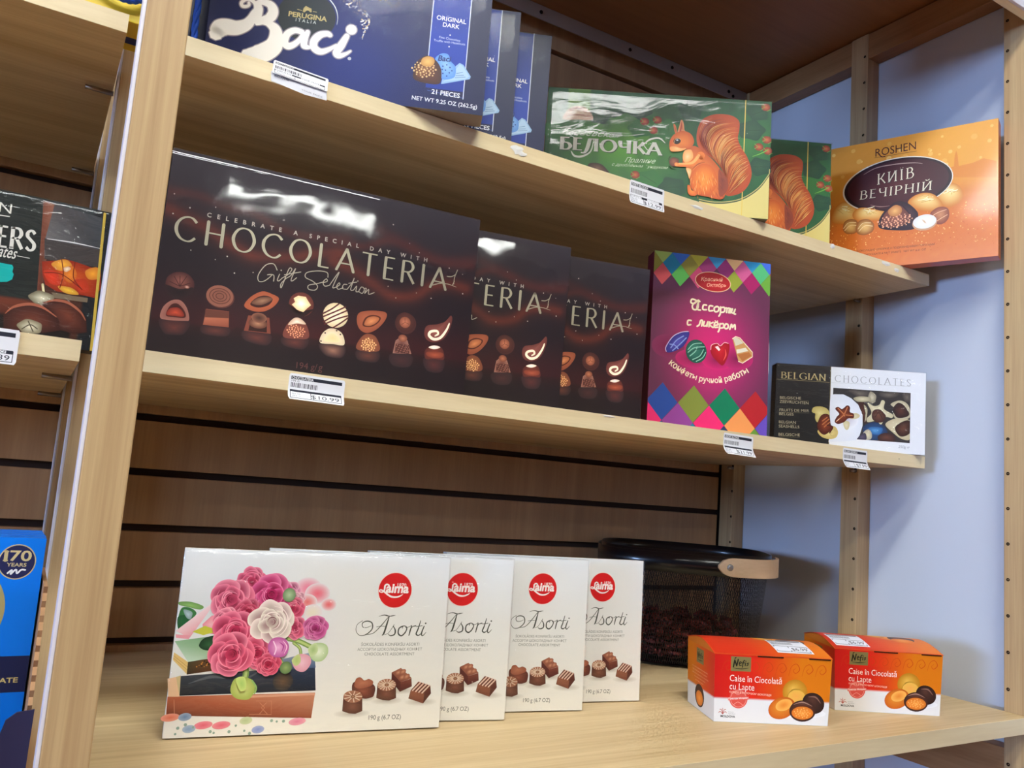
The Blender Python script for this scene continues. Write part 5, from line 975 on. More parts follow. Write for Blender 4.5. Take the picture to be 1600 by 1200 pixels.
# ---------------------------------------------------------------- small orange and red boxes with a domed lid
NW, NT, NH, NF = .1470, .092, .0800, .0028     # base width, depth, height, flare at the top
def nef_front(u, v, l):
    f = v / NH; x = -NF * f + u * (NW + 2 * NF * f) / NW
    return (x, -l - .002 * f, v)
def nef_left(u, v, l):           # u runs from the back to the front edge
    f = v / NH; x = -NF * f - l
    return (x, NT + .002 * f - u * (NT + .004 * f) / NT, v)
def lid_z(s): return NH + .0085 * math.sin(math.pi * min(1, max(0, s))) + .0035 * s
def nef_top(u, s, l):            # s: 0 front .. 1 back
    s2 = s / NT; x = -NF + u * (NW + 2 * NF) / NW
    return (x, -.002 + s2 * (NT + .004), lid_z(s2) + .0006 + l * 7)
def apricots(F, c, k):
    def e(dx, dy, rx, ry, a, b, rot=0, off=(0, 0)): F.ell((c[0] + dx * k, c[1] + dy * k), rx * k, ry * k, a, b, rot, off, n=28)
    e(4, -12, 30, 5, (206, 206, 212), (240, 240, 242))
    e(0, 8, 13, 12.5, (240, 190, 84), (196, 130, 30), 0, (-.2, .3)); F.stroke([(c[0] - 9 * k, c[1] + 2 * k), (c[0] - 3 * k, c[1] + 10 * k), (c[0] + 6 * k, c[1] + 11 * k)], [.2, 1.2 * k, .3], (176, 130, 40)); e(2, 4, 9, 6, (246, 170, 80), (240, 186, 80))
    e(20, -2, 12, 10, (90, 56, 46), (44, 26, 24), -.4, (-.1, .4)); F.stroke([(c[0] + 14 * k, c[1] + 4 * k), (c[0] + 22 * k, c[1] + 4 * k), (c[0] + 28 * k, c[1] - 2 * k)], [.2, 1.6 * k, .2], (150, 110, 96))
    e(-13, -8, 14.5, 10.5, (246, 170, 64), (206, 96, 24), .35, (0, .3)); e(-11, -5, 9, 5.5, (240, 140, 50), (250, 184, 90), .35)
    e(9, -10, 14, 10.5, (110, 70, 56), (62, 36, 32), .0, (0, .5)); e(9, -11.5, 12.4, 7.2, (90, 44, 30), None); e(9, -12, 11.4, 6.4, (250, 160, 70), (226, 120, 36)); F.dots([(c[0] + (9 + 9 * math.sin(i * 2.4) * (i / 24) ** .5) * k, c[1] + (-12 + 5 * math.cos(i * 2.4) * (i / 24) ** .5) * k) for i in range(24)], .7 * k, (252, 186, 104))
    F.stroke([(c[0] - 1 * k, c[1] - 4 * k), (c[0] + 9 * k, c[1] - 1.5 * k), (c[0] + 19 * k, c[1] - 5 * k)], [.2, 1.4 * k, .2], (170, 130, 116))
def brand_plate(F, x0, y0, x1, y1):
    F.rect(x0, y0, x1, y1, (134, 120, 72)); k = (x1 - x0) / 20.0; dk = (30, 30, 20); o = (x0 + 2.5 * k, y0 + (y1 - y0) * .36)
    def q(*P): return [(o[0] + a * k, o[1] + b * k) for a, b in P]
    F.stroke(q((0, -1), (1.2, 5.5)), 1.3 * k, dk); F.stroke(q((1.2, 5.5), (3.2, 0)), 1.3 * k, dk); F.stroke(q((3.2, 0), (4.6, 6.2)), 1.3 * k, dk); F.stroke(q((1.2, 7), (2.4, 8)), .9 * k, dk)
    F.stroke(q((5.6, 2), (7.6, 3), (7, 4.2), (5.7, 3), (6, .6), (7.8, .9)), .9 * k, dk); F.stroke(q((9, -1), (9.6, 4), (11, 5.6)), 1 * k, dk); F.stroke(q((8.6, 3), (11, 3.2)), .8 * k, dk)
    F.stroke(q((11.6, .6), (12, 3.2)), 1 * k, dk); F.dots(q((12.2, 4.8)), .6 * k, dk, 8); F.stroke(q((15, 3.2), (13.6, 2.8), (14.6, 1.6), (13.2, .6)), .9 * k, dk); F.stroke(q((0, -2.2), (8, -2.6), (15, -1.6)), [.3, .8 * k, .3], dk)
def ornament(F, x0, x1, y0, y1, col, n=9):
    for i in range(n):
        x = x0 + (x1 - x0) * (i + .5) / n; y = (y0 + y1) / 2; r = (y1 - y0) * .42
        F.stroke([(x - r, y - r * .8), (x - r * .6, y + r * .6), (x + r * .2, y + r), (x + r * .7, y + .2 * r), (x + r * .1, y - r * .4), (x - r * .3, y), (x + .1 * r, y + .4 * r)], [.3, .9, .3], col)
def nefis(label):
    o = tag(empty('sweets_box'), label, 'sweets box', 'small orange fruit-sweet boxes')
    # the tray of the carton, flaring upwards
    bm = bmesh.new(); b = [(0, 0, 0), (NW, 0, 0), (NW, NT, 0), (0, NT, 0)]; t = [(-NF, -.002, NH), (NW + NF, -.002, NH), (NW + NF, NT + .002, NH + .0035), (-NF, NT + .002, NH + .0035)]
    vb = [bm.verts.new(p) for p in b]; vt = [bm.verts.new(p) for p in t]; bm.faces.new(vb[::-1])
    for k in range(4): bm.faces.new((vb[k], vb[(k + 1) % 4], vt[(k + 1) % 4], vt[k]))
    bm.faces.new(vt)
    # end flaps follow the arch of the lid
    for x in (-NF, NW + NF):
        pv = [bm.verts.new((x, -.002 + (NT + .004) * i / 10, lid_z(i / 10) - .0004)) for i in range(11)]; bm.faces.new(pv)
    bmesh.ops.recalc_face_normals(bm, faces=bm.faces); me = bpy.data.meshes.new('carton'); bm.to_mesh(me); bm.free()
    ca = me.color_attributes.new('Col', 'FLOAT_COLOR', 'CORNER')
    for p in me.polygons:
        c = lin((214, 120, 40)) if abs(p.normal.x) > .5 else lin((226, 224, 222))
        for li in p.loop_indices: ca.data[li].color = c
    me.materials.append(M_PRINT); link('carton', me, o)
    # lid
    bm = bmesh.new(); rows = []
    for i in range(13):
        s = i / 12; z = lid_z(s); y = -.0022 + s * (NT + .0046)
        rows.append([bm.verts.new((-NF - .0008, y, z)), bm.verts.new((NW + NF + .0008, y, z)), bm.verts.new((NW + NF + .0008, y, z + .0006)), bm.verts.new((-NF - .0008, y, z + .0006))])
    for a, b_ in zip(rows, rows[1:]):
        for k in range(4): bm.faces.new((a[k], a[(k + 1) % 4], b_[(k + 1) % 4], b_[k]))
    bm.faces.new(rows[0]); bm.faces.new(rows[-1]); lid = bm_obj('lid', bm, plain('orange lid card', (226, 84, 30), .35, 0, .5, .25), o)
    bm = bmesh.new()
    for a, b_ in ((.36, .58), (.80, .985)): add_box(bm, -NF + a * (NW + 2 * NF), -NF + b_ * (NW + 2 * NF), -.00275, -.0021, NH - .0012, NH + .0002)
    bm_obj('lid_slot', bm, M_HOLE, o)
    w, h = NW * 1000, NH * 1000
    F = Face(nef_front); F.p = 'background'
    yl = lambda x: 28.5 - 2.2 * (x / w)
    F.grid(0, 0, w, h, 50, 30, lambda x, y: (232, 230, 230) if y < 27 else mix(mix((206, 26, 24), (226, 40, 24), min(1, x / 40)), (226, 124, 20), max(0, min(1, (x - 48) / 60))))
    F.p = 'ornament'; ornament(F, 8, w - 4, 55, 74, (206, 66, 20), 8)
    F.p = 'emblem'; brand_plate(F, 20, 60.5, 45, 78)
    F.ell((30.5, 28), 11.5, 11.5, (226, 84, 72), None, n=30); F.stroke([(30.5 + 9.8 * math.cos(k * .785), 28 + 9.8 * math.sin(k * .785)) for k in range(8)], .5, (246, 170, 160), closed=True); F.poly([(17.5, 25.4), (43.5, 27.6), (43.5, 31.2), (17.5, 29)], (230, 96, 84)); F.text('\u041f\u0440\u0438\u0440\u043e\u0434\u0430 \u041c\u043e\u043b\u0434\u043e\u0432\u044b', (18.2, 26.6), (43, 28.6), (255, 240, 236), h=2.2, bold=.02); F.strokes([[(24, 20), (30, 24), (37, 20)], [(25, 35), (30, 33), (36, 36)]], .5, (246, 170, 160))
    F.p = 'lettering'; wt = (250, 240, 232)
    F.text('Caise \u00een Ciocolat\u0103', (19, 48.5), (84.5, 47.5), wt, h=8.2, bold=-.004); F.text('cu Lapte', (19, 38.8), (50, 38.3), wt, h=7.6, bold=-.004); F.text('\u043a\u0443\u0440\u0430\u0433\u0430 \u0432 \u043c\u043e\u043b\u043e\u0447\u043d\u043e\u043c \u0448\u043e\u043a\u043e\u043b\u0430\u0434\u0435', (19, 34.6), (72, 32.6), (250, 190, 170), h=2.3, bold=.01)
    F.text('MOLDOVA', (8.5, 5.4), (27, 5.2), (50, 46, 44), h=2.6, bold=.03); F.strokes([[(11, 9), (8, 12), (6, 10.5)], [(11, 9), (9.5, 14), (7.5, 14.5)], [(11, 9), (11, 16)], [(11, 9), (13, 14), (14.8, 14.5)], [(11, 9), (14.2, 12), (16, 10.5)]], .7, (190, 96, 84)); F.text('Ministerul', (18, 11.3), (25, 11.2), (150, 150, 150)); F.text('Agriculturii', (18, 9.2), (27, 9.1), (150, 150, 150))
    F.p = 'apricot_picture'; apricots(F, (102, 29), 1.22)
    F.build(o, {}, M_PRINT)
    F = Face(nef_left); d = NT * 1000; F.p = 'background'
    F.grid(0, 0, d, h, 20, 30, lambda x, y: (232, 230, 230) if y < 27 else mix((224, 124, 26), (214, 50, 26), max(0, min(1, (x - 20) / 66))))
    F.p = 'emblem'; brand_plate(F, 32, 58, 56, 76); F.p = 'lettering'
    for k, (a, b) in enumerate(((16, 70), (18, 68), (16, 72), (24, 62), (28, 56))): F.text('caise uscate glazurate cu ciocolata', (a, 50 - k * 4), (b, 50 - k * 4), (246, 190, 150), h=1.5)
    F.p = 'apricot_picture'; F.ell((43, 18), 16, 14, (110, 70, 56), (62, 36, 32), n=24); F.ell((43, 15), 12, 9, (250, 160, 70), (226, 120, 36), n=24)
    F.build(o, {}, M_PRINT)
    return o
def nefis_top(o, sticker):
    F = Face(nef_top); w, d = NW * 1000, NT * 1000
    F.p = 'lid_print'; F.base = 3
    F.grid(.3, .5, w - .3, d - .5, 24, 14, lambda x, y: mix(mix((216, 50, 26), (220, 60, 24), y / d), (230, 120, 24), max(0, min(1, (x - 40) / 90))))
    cx = 84 if sticker < 50 else 66
    F.ell((98, 50), 17, 15, (250, 170, 70), (226, 120, 30), n=28); F.ell((82, 56), 14, 12, (246, 186, 80), (214, 130, 30), n=28); F.ell((114, 44), 18, 14, (96, 60, 50), (60, 36, 32), n=28); F.ell((112, 36), 15, 9, (250, 160, 70), (226, 120, 36), n=28)
    F.p = 'price_sticker'; x0 = sticker
    F.grid(x0, 8, x0 + 46.5, 47, 4, 10, lambda x, y: (236, 236, 244)); F.grid(x0 + 2, 41, x0 + 44, 44.5, 4, 3, lambda x, y: (50, 50, 60))
    F.strokes([[(x0 + 3 + i * 1.25, 30), (x0 + 3 + i * 1.25, 38)] for i in range(22)], [.5], (60, 60, 70), False); F.strokes([[(x0 + 2, 26), (x0 + 44, 24.5)], [(x0 + 2, 12), (x0 + 44, 10.5)], [(x0 + 2, 12), (x0 + 2, 26)], [(x0 + 44, 10.5), (x0 + 44, 24.5)], [(x0 + 20, 11.5), (x0 + 20, 25)]], .9, (40, 40, 50), False)
    F.text('$6.99', (x0 + 22, 14.5), (x0 + 42, 14), (40, 40, 50), h=7)
    F.build(o, {}, M_PRINT)
n1 = nefis('small red and orange sweets box with a domed lid, the left one of the pair'); nefis_top(n1, 82)
pose(n1, .7590, .7575, -.2606, -23.1, 0)
n2 = nefis('red and orange sweets box with a price sticker at its lid edge, beside the first'); nefis_top(n2, 6)
pose(n2, .9762, .7535, -.2606, -26.15, 0)

# ---------------------------------------------------------------- left bay
def art_whisky(F, w, h):
    F.p = 'background'
    ex = (246.8,75.3)[0]
    def bg(x, y):
        c = mix((20, 24, 24), (40, 46, 44), .5 + .5 * nz(x, y, 26)) if x < ex else mix((70, 38, 28), (50, 56, 60), max(0, min(1, (y - 70) / 50)))
        if x > ex + 36: c = (24, 28, 34)
        if y < 40 and x < ex + 30: c = mix((110, 50, 32), (60, 26, 20), abs(y - 36) / 20) if y > 24 else (26, 18, 18)
        return c
    F.grid(170, 0, w, h, 60, 44, bg); F.rect(0, 0, 170, h, (24, 26, 28))
    F.p = 'glass_picture'
    F.quad4([(239.8,135.2),(249.1,134.2),(249.4,44.6),(245.9,44.8)], [(126, 70, 50), (150, 96, 76), (90, 44, 32), (110, 56, 40)])
    F.quad4([(249.1,134.2),(290.5,130.6),(293.1,98.6),(245.8,99.9)], [(76, 70, 72), (70, 74, 80), (60, 64, 70), (110, 108, 110)])
    F.poly([(245.1,99.8),(294.5,98.9),(293.7,81.7),(247.6,80.4)], (66, 60, 60)); F.stroke([(247.2,99.9),(269.2,101),(294.4,100.2)], [.4, 1.1, .3], (236, 236, 236))
    F.blob([(245.9,77.6),(257.4,80.8),(264.2,83.9),(274.4,82.8),(295.6,78.7),(297.7,62.1),(294.6,51.4),(281.2,52.2),(261.2,51.8),(251.4,56.5),(247.8,65.6)], (222, 96, 26), (150, 40, 16), False)
    for P, a in (([(253.7,76.7),(260.1,82.2),(267.2,82.9),(270.8,77),(261.5,71.7)], (250, 186, 60)), ([(248.4,69),(258.8,70.3),(263.1,58.8),(254.6,58.7)], (226, 60, 30)), ([(264.2,72.3),(270.6,78.6),(275.9,71.3),(272.7,62.3),(266.7,64.4)], (240, 140, 40)), ([(261.9,56.9),(273.3,57.4),(279.8,52),(268.3,51.5)], (244, 200, 60)), ([(273.9,64.2),(283.6,67.8),(288,56.9),(279.4,55.2)], (206, 60, 30)), ([(282.6,76),(292.3,81.4),(295.7,71.9),(286.5,68.4)], (250, 170, 50)), ([(263.9,74.7),(267.9,77.2),(270.3,75.2),(266.5,71.4)], (255, 236, 200))): F.blob(P, a, mix(a, (140, 40, 20), .35))
    F.strokes([[(249.5,67.6),(263.3,68.7),(280.4,58.8)], [(261.4,83.4),(264.7,69),(263.5,55.5)], [(273,82.5),(273.5,67.5),(282,57.4)]], .8, (120, 34, 14)); F.poly([(257.1,50.2),(288.1,50.2),(287.9,45.9),(260.6,45.1)], (120, 104, 84)); F.stroke([(249.3,56.1),(251.1,48.2)], 2, (236, 226, 180))
    F.p = 'praline_picture'
    for c, r in (((250.3,43.2), 10),): F.blob([(c[0] + r * (1 + .12 * (q % 2)) * math.cos(q * .628), c[1] + r * .62 * (1 + .12 * (q % 2)) * math.sin(q * .628)) for q in range(10)], (226, 222, 196), (120, 112, 90))
    F.blob([(250.8,39.2),(260.7,44.3),(272.2,43.9),(283.1,37.6),(289.1,30.3),(291.2,17.3),(280.3,13.9),(265.7,16.4)], (120, 60, 44), (60, 28, 24), False); F.stroke([(252.3,38.9),(260.9,43.1),(272.3,42.6),(283.3,35.9),(288.6,28.5)], [.4, 2.6, 2.2, .6], (170, 96, 72))
    F.blob([(222.3,21.9),(226.7,29.9),(238.1,36),(250.6,35.8),(260.9,32),(266.8,24.8),(268.7,15.3),(255.2,10.6),(238.9,8.7),(224,9.5)], (110, 54, 40), (58, 26, 22), False); F.stroke([(223.4,23.7),(229.2,30.9),(240.9,35.7),(252.1,34.5),(264.3,27.6)], [.4, 2.6, 2.6, .6], (170, 96, 72))
    c = (244.3,14.8); F.blob([(c[0] + 9.5 * (1 + .12 * (q % 2)) * math.cos(q * .628), c[1] + 6.5 * (1 + .12 * (q % 2)) * math.sin(q * .628)) for q in range(10)], (236, 230, 206), (130, 120, 96)); F.strokes([[(c[0] - 6, c[1] - 3), (c[0], c[1] + 2), (c[0] + 6, c[1] - 1)], [(c[0] - 2, c[1] + 5), (c[0] + 3, c[1] - 4)]], 1, (90, 82, 64))
    F.p = 'lettering'; wt = (226, 224, 216)
    F.text('AMERICAN', ((215.8,116.7)[0] - 76, (208,115.3)[1]), (215.8,116.7), wt, h=9.2); F.stroke([(199.6,112.9),(214.9,113.9)], .9, wt, False)
    F.serif('ERS', (208.4,84.7), (239.6,86.1), wt, 20, .22, .1, .12, .18); F.serif('FILL', (171.7,78.5), (204.7,84.2), wt, 20, .22, .1, .12, .18)
    F.text('chocolates', (186, (212.7,74.7)[1]), (224.2,75.5), wt, h=11, shear=.25, bold=.005); F.stroke([(225.7,78.7),(235.6,78.5)], .6, wt, False)
    F.p = 'teal_mark'
    F.poly([(205.7,66.8),(213.4,69.6),(218.7,69.5),(222.8,69.5),(224.2,67.3),(223.9,63.2),(225.3,61.1),(224.6,56.1),(220.9,53),(207.9,50.2)], (0, 176, 172))
    F.p = 'gold_tear_strip'; F.poly([(290.9,136.2),(293.2,136.1),(298.4,0.2),(295.9,0.1)], (206, 176, 70))
wh = new_box('chocolate_box', 'black chocolate box with a whiskey glass picture on the left shelf beyond the post', None, .3000, .1375, .030,
    [(26, 28, 30), (28, 28, 32), (24, 24, 24), (24, 24, 24), (150, 170, 160), (30, 24, 22)], art_whisky, wrap=M_FILM_W, wseed=21, amp=.0008)
pose(wh, -.2557, .8755, .1000, 0, 0)
# blue boxes in a torn display tray
def art_sky(F, w, h):
    F.p = 'background'; F.grid(0, 0, w, h, 12, 20, lambda x, y: mix((0, 106, 226), (0, 124, 240), y / h))
    F.p = 'oval_window'; F.ell((40, 143), 39.5, 38, (170, 158, 110), None, n=48); F.ell((38, 143), 36.5, 35, (104, 102, 110), (84, 82, 92), n=48)
    F.p = 'emblem'; c = (w - 17.2, h - 17.6); F.ell(c, 12.3, 12.9, (196, 180, 140), None, n=40); F.ell(c, 11.5, 12.1, (36, 40, 84), None, n=40)
    gd = (206, 190, 140); F.serif('I', (c[0] - 9.2, c[1] + .8), (c[0] - 6, c[1] + .8), gd, 7.6, .3, .14, .2); F.text('70', (c[0] - 5.2, c[1] + .8), (c[0] + 9, c[1] + .8), gd, h=7.6, bold=.02); F.text('YEARS', (c[0] - 6.4, c[1] - 3.4), (c[0] + 6.4, c[1] - 3.4), gd, h=2.6, bold=.02)
    F.stroke([(c[0] - 5, c[1] - 8.4), (c[0] - 2.5, c[1] - 6), (c[0] - 3, c[1] - 9), (c[0], c[1] - 5.6), (c[0] + 1, c[1] - 8.4), (c[0] + 3.4, c[1] - 5.8), (c[0] + 6, c[1] - 5.8)], 1.2, (240, 240, 246))
    F.p = 'lower_band'; F.rect(0, 84, w, 110, (28, 34, 74)); F.text('CHOCOLATE', (w - 46, 91), (w - 5.5, 91), (196, 180, 120), h=3.6, bold=.02)
sb = new_box('chocolate_box', 'bright blue chocolate box with a round anniversary emblem, foremost in the torn cardboard tray', 'bright blue boxes in the tray', .100, .1958, .013,
    [(0, 116, 232), (0, 70, 150), (0, 90, 190), (0, 90, 190), (0, 106, 216), (0, 70, 150)], art_sky, cat='chocolate box')
pose(sb, -.0775, .7200, -.2598, 0, 0)
for k, lab in enumerate(('second bright blue box from the front in the torn cardboard tray', 'third bright blue box from the front in the torn cardboard tray', 'fourth bright blue box from the front in the torn cardboard tray', 'rearmost bright blue box in the torn cardboard tray')):
    c = copy_tree(sb); c['label'] = lab; pose(c, -.0775 - .0006 * k, .7350 + .0155 * k, -.2598, 0, 0)
tr = tag(empty('display_tray', (0, 0, -.2604)), 'torn corrugated cardboard display tray around the blue boxes, navy front flap', 'display tray')
M_CARD = plain('brown corrugated card', (176, 132, 92), .8); M_NAVY = plain('navy printed card', (34, 32, 64), .5)
box('tray_floor', -.0880, .0268, .664, .806, .0, .0006, M_CARD, tr, 0)
rnd = random.Random(4)
bm = bmesh.new(); zs = [0, .060]; n = 34; a = []
for i in range(n + 1):
    z = .165 * i / n; y = .672 + (.0016 * (1 if i % 2 else -1) + rnd.uniform(-.0006, .0006) if z > .07 else 0) + .022 * max(0, (z - .09) / .08) ** 1.4
    a.append((bm.verts.new((.0240, y, z)), bm.verts.new((.0268, y, z)), bm.verts.new((.0268, .806, z)), bm.verts.new((.0240, .806, z))))
for p, q in zip(a, a[1:]):
    for k in range(4): bm.faces.new((p[k], p[(k + 1) % 4], q[(k + 1) % 4], q[k]))
bm.faces.new(a[0]); bm.faces.new(a[-1]); bm_obj('side_wall', bm, M_CARD, tr)
box('side_wall', -.0880, -.0852, .68, .806, .0006, .165, M_CARD, tr, 0)
bm = bmesh.new(); P = [(-.0880, .0006), (.0275, .0006), (.0283, .0860), (.0180, .0848), (.0120, .0800), (.0060, .0560), (.0, .0480), (-.0880, .0480)]
v0 = [bm.verts.new((x, .6655, z)) for x, z in P]; v1 = [bm.verts.new((x, .6635, z)) for x, z in P]; bm.faces.new(v0); bm.faces.new(v1[::-1])
for k in range(len(P)): bm.faces.new((v0[k], v0[(k + 1) % len(P)], v1[(k + 1) % len(P)], v1[k]))
bm_obj('front_flap', bm, M_NAVY, tr)
F = Face(lambda u, v, l: (u, .6635 - l, v)); F.p = 'flap_print'; F.stroke([(-12, 12), (-4, 26), (3, 32), (8, 26), (12, 30), (15, 18), (14, 4)], 2.2, (226, 224, 226)); F.stroke([(-16, 8), (-3, 22), (4, 27), (10, 20), (11, 8)], 1.0, (150, 150, 170)); F.dots([(16, 34)], 1.2, (226, 224, 226)); F.build(tr, {}, M_PRINT)

# ---------------------------------------------------------------- gift bags with rope handles
M_ROPE = plain('blue braided rope', (36, 96, 226), .6); M_ROPED = plain('navy braided rope', (40, 66, 160), .6)
def rope(name, pts, r, mat, parent):
    """three strands twisted round one another"""
    q = []
    for i in range(len(pts) - 1):
        for j in range(8):
            t = j / 8; p0 = pts[max(i - 1, 0)]; p1 = pts[i]; p2 = pts[i + 1]; p3 = pts[min(i + 2, len(pts) - 1)]
            q.append(Vector([.5 * (2 * p1[d] + (p2[d] - p0[d]) * t + (2 * p0[d] - 5 * p1[d] + 4 * p2[d] - p3[d]) * t * t + (3 * p1[d] - p0[d] - 3 * p2[d] + p3[d]) * t ** 3) for d in range(3)]))
    q.append(Vector(pts[-1])); bm = bmesh.new()
    for s in range(3):
        L = []
        for i, p in enumerate(q):
            t = (q[min(i + 1, len(q) - 1)] - q[max(i - 1, 0)]).normalized(); n = t.cross(Vector((0, 1, 0))).normalized(); b = t.cross(n); a = i * .75 + s * 2.094
            L.append(p + (n * math.cos(a) + b * math.sin(a)) * r * .5)
        add_tube(bm, L, r * .62, 6)
    return bm_obj(name, bm, mat, parent, True)
yb = tag(empty('gift_bag', (-.02, .814, .4046)), 'bright yellow gift bag with a blue rope handle, showing between shelf end and post', 'gift bag')
M_YEL = plain('yellow bag paper', (246, 214, 60), .4)
box('bag_body', -.12, .074, 0, .061, 0, .230, M_YEL, yb, .001)
F = Face(lambda u, v, l: (u, v, -l)); F.p = 'navy_stripe'; F.rect(50.2, 32, 73.6, 46, (30, 42, 120)); F.build(yb, {}, M_PRINT)
F = Face(front); F.p = 'bag_print'; F.stroke([(66, 30), (63.5, 22), (61, 13)], [4, 5, 3], (236, 236, 238)); F.build(yb, {}, M_PRINT)
rope('rope_handle', [(.012, -.004, .215), (.014, -.006, .100), (.016, -.007, .034), (.026, -.008, .0205), (.042, -.008, .0160), (.056, -.008, .0195), (.065, -.007, .034), (.067, -.006, .100), (.068, -.004, .215)], .0034, M_ROPE, yb)
nb = tag(empty('gift_bag', (.0700, .93, .4030)), 'navy gift bag with a blue rope handle, squeezed behind the post and the blue box', 'gift bag')
box('bag_body', .0, .085, .0, .07, .0, .22, plain('navy bag paper', (24, 28, 66), .3, 0, .5, .4), nb, .002)
rope('rope_handle', [(.0305, -.006, .22), (.0300, -.007, .12), (.0295, -.007, .070), (.0335, -.007, .040), (.0385, -.007, .016), (.043, -.007, .004)], .0036, M_ROPE, nb)
rope('rope_handle', [(.043, -.004, .22), (.046, -.005, .10), (.0520, -.005, .074), (.050, -.005, .050), (.054, -.005, .030)], .0034, M_ROPED, nb)

# ---------------------------------------------------------------- wire basket with wrapped sweets
BX, BY, BZ = 1.008, 1.096, -.2608
bk = tag(empty('wire_basket', (BX, BY, BZ)), 'black wire mesh basket with a wooden grip on its folded-down handle, in the back corner', 'basket')
M_BLK = plain('black enamelled steel', (16, 16, 20), .3, .2, .5, .3)
M_WIRE = plain('black wire', (20, 18, 18), .4, .3)
HB, RB, RT = .184, .120, .146
def sq(a, r):                    # rounded-square outline
    c, s = math.cos(a), math.sin(a); k = 1 / (abs(c) ** 3.2 + abs(s) ** 3.2) ** (1 / 3.2)
    return (r * k * c * .96, r * k * s * .96)
ROT = R_(-38)
def bp(a, z, r=None):
    rr = (RB + (RT - RB) * (z / HB) ** .8) if r is None else r
    x, y = sq(a, rr); return Vector((x * math.cos(ROT) - y * math.sin(ROT), x * math.sin(ROT) + y * math.cos(ROT), z))
bm = bmesh.new(); NS = 230; M_ = 18
for fam in (1, -1):
    for i in range(NS):
        prev = None
        for j in range(M_ + 1):
            z = .006 + (HB - .030) * j / M_; a = 2 * math.pi * (i + fam * j * .62) / NS
            p, q = bm.verts.new(bp(a, z)), bm.verts.new(bp(a + .0062, z))
            if prev: bm.faces.new((prev[0], prev[1], q, p))
            prev = (p, q)
wm = bm_obj('wire_mesh', bm, M_WIRE, bk); wm['kind'] = 'stuff'
def ring(name, z0, z1, off, th, mat, a0=0, a1=2 * math.pi, n=72, zf=None):
    bm = bmesh.new(); prev = None
    for i in range(n + 1):
        a = a0 + (a1 - a0) * i / n; dz = zf(i / n) if zf else 0
        o = bp(a, z1); o2 = o.normalized(); d = Vector((o.x, o.y, 0)).normalized()
        q = [bm.verts.new(Vector((o.x, o.y, 0)) + d * dd + Vector((0, 0, zz + dz))) for dd, zz in ((off, z0), (off + th, z0), (off + th, z1), (off, z1))]
        if prev:
            for k in range(4): bm.faces.new((prev[k], prev[(k + 1) % 4], q[(k + 1) % 4], q[k]))
        prev = q
    return bm_obj(name, bm, mat, bk, True)
ring('rim', HB - .026, HB, .0, .0018, M_BLK)
bm = bmesh.new(); c = bm.verts.new((0, 0, .003)); vv = [bm.verts.new(bp(2 * math.pi * k / 48, .0045)) for k in range(48)]
for k in range(48): bm.faces.new((vv[k], vv[(k + 1) % 48], c))
bm_obj('base', bm, M_BLK, bk)
# handle band folded against the front, with its wooden grip to the right
A0, A1 = R_(150), R_(338)
hb = ring('handle', HB - .034, HB - .004, .006, .002, M_BLK, A0, A1, 60)
M_GRIP = wood('pale beech grip', (228, 194, 152), (212, 176, 132), 'x', 1.0, .5, 18)
G0, G1 = R_(286), R_(350); bm = bmesh.new(); prev = None
for i in range(25):
    a = G0 + (G1 - G0) * i / 24; e = min(1, (i / 24) * 7); hh = .0145 * math.sqrt(max(.02, 1 - (1 - e) ** 2)); o = bp(a, HB); d = Vector((o.x, o.y, 0)).normalized(); zc = HB - .0185
    q = [bm.verts.new(Vector((o.x, o.y, 0)) + d * dd + Vector((0, 0, zz))) for dd, zz in ((.0085, zc - hh), (.0135, zc - hh), (.0135, zc + hh), (.0085, zc + hh))]
    if prev:
        for k in range(4): bm.faces.new((prev[k], prev[(k + 1) % 4], q[(k + 1) % 4], q[k]))
    else: bm.faces.new(q)
    prev = q
bm.faces.new(prev); gp = bm_obj('grip', bm, M_GRIP, bk); gp['label'] = 'pale wooden grip'
o = bp(R_(292), HB); d = Vector((o.x, o.y, 0)).normalized(); bm = bmesh.new(); p0 = Vector((o.x, o.y, HB - .0185)) + d * .0134
add_tube(bm, [p0, p0 + d * .0012, p0 + d * .0022, p0 + d * .0026], [.0052, .0050, .0036, .0012], 14); bm_obj('rivet', bm, plain('steel rivet', (190, 190, 190), .3, .9), gp, True)
# wrapped sweets lying in it
def foil_mat():
    M, t, p = new_mat('dark red sweet foil'); N = t.nodes
    tc = N.new('ShaderNodeTexCoord'); nzn = N.new('ShaderNodeTexNoise'); nzn.inputs['Scale'].default_value = 190; nzn.inputs['Detail'].default_value = 3
    t.links.new(tc.outputs['Object'], nzn.inputs['Vector']); rp = N.new('ShaderNodeValToRGB'); rp.color_ramp.elements[0].position = .42; rp.color_ramp.elements[1].position = .62
    rp.color_ramp.elements[0].color = lin((70, 18, 24)); rp.color_ramp.elements[1].color = lin((176, 84, 80)); t.links.new(nzn.outputs['Fac'], rp.inputs[0]); t.links.new(rp.outputs[0], p.inputs['Base Color'])
    b = N.new('ShaderNodeBump'); b.inputs['Strength'].default_value = .9; b.inputs['Distance'].default_value = .004; t.links.new(nzn.outputs['Fac'], b.inputs['Height']); t.links.new(b.outputs[0], p.inputs['Normal'])
    p.inputs['Metallic'].default_value = .6; p.inputs['Roughness'].default_value = .22; return M
M_SW = foil_mat(); rnd = random.Random(31)
bm = bmesh.new(); prof = [(-.019, .0075), (-.0165, .0062), (-.0135, .0022), (-.0115, .0052), (-.007, .0074), (0, .0080), (.007, .0074), (.0115, .0052), (.0135, .0022), (.0165, .0062), (.019, .0075)]
rr = []
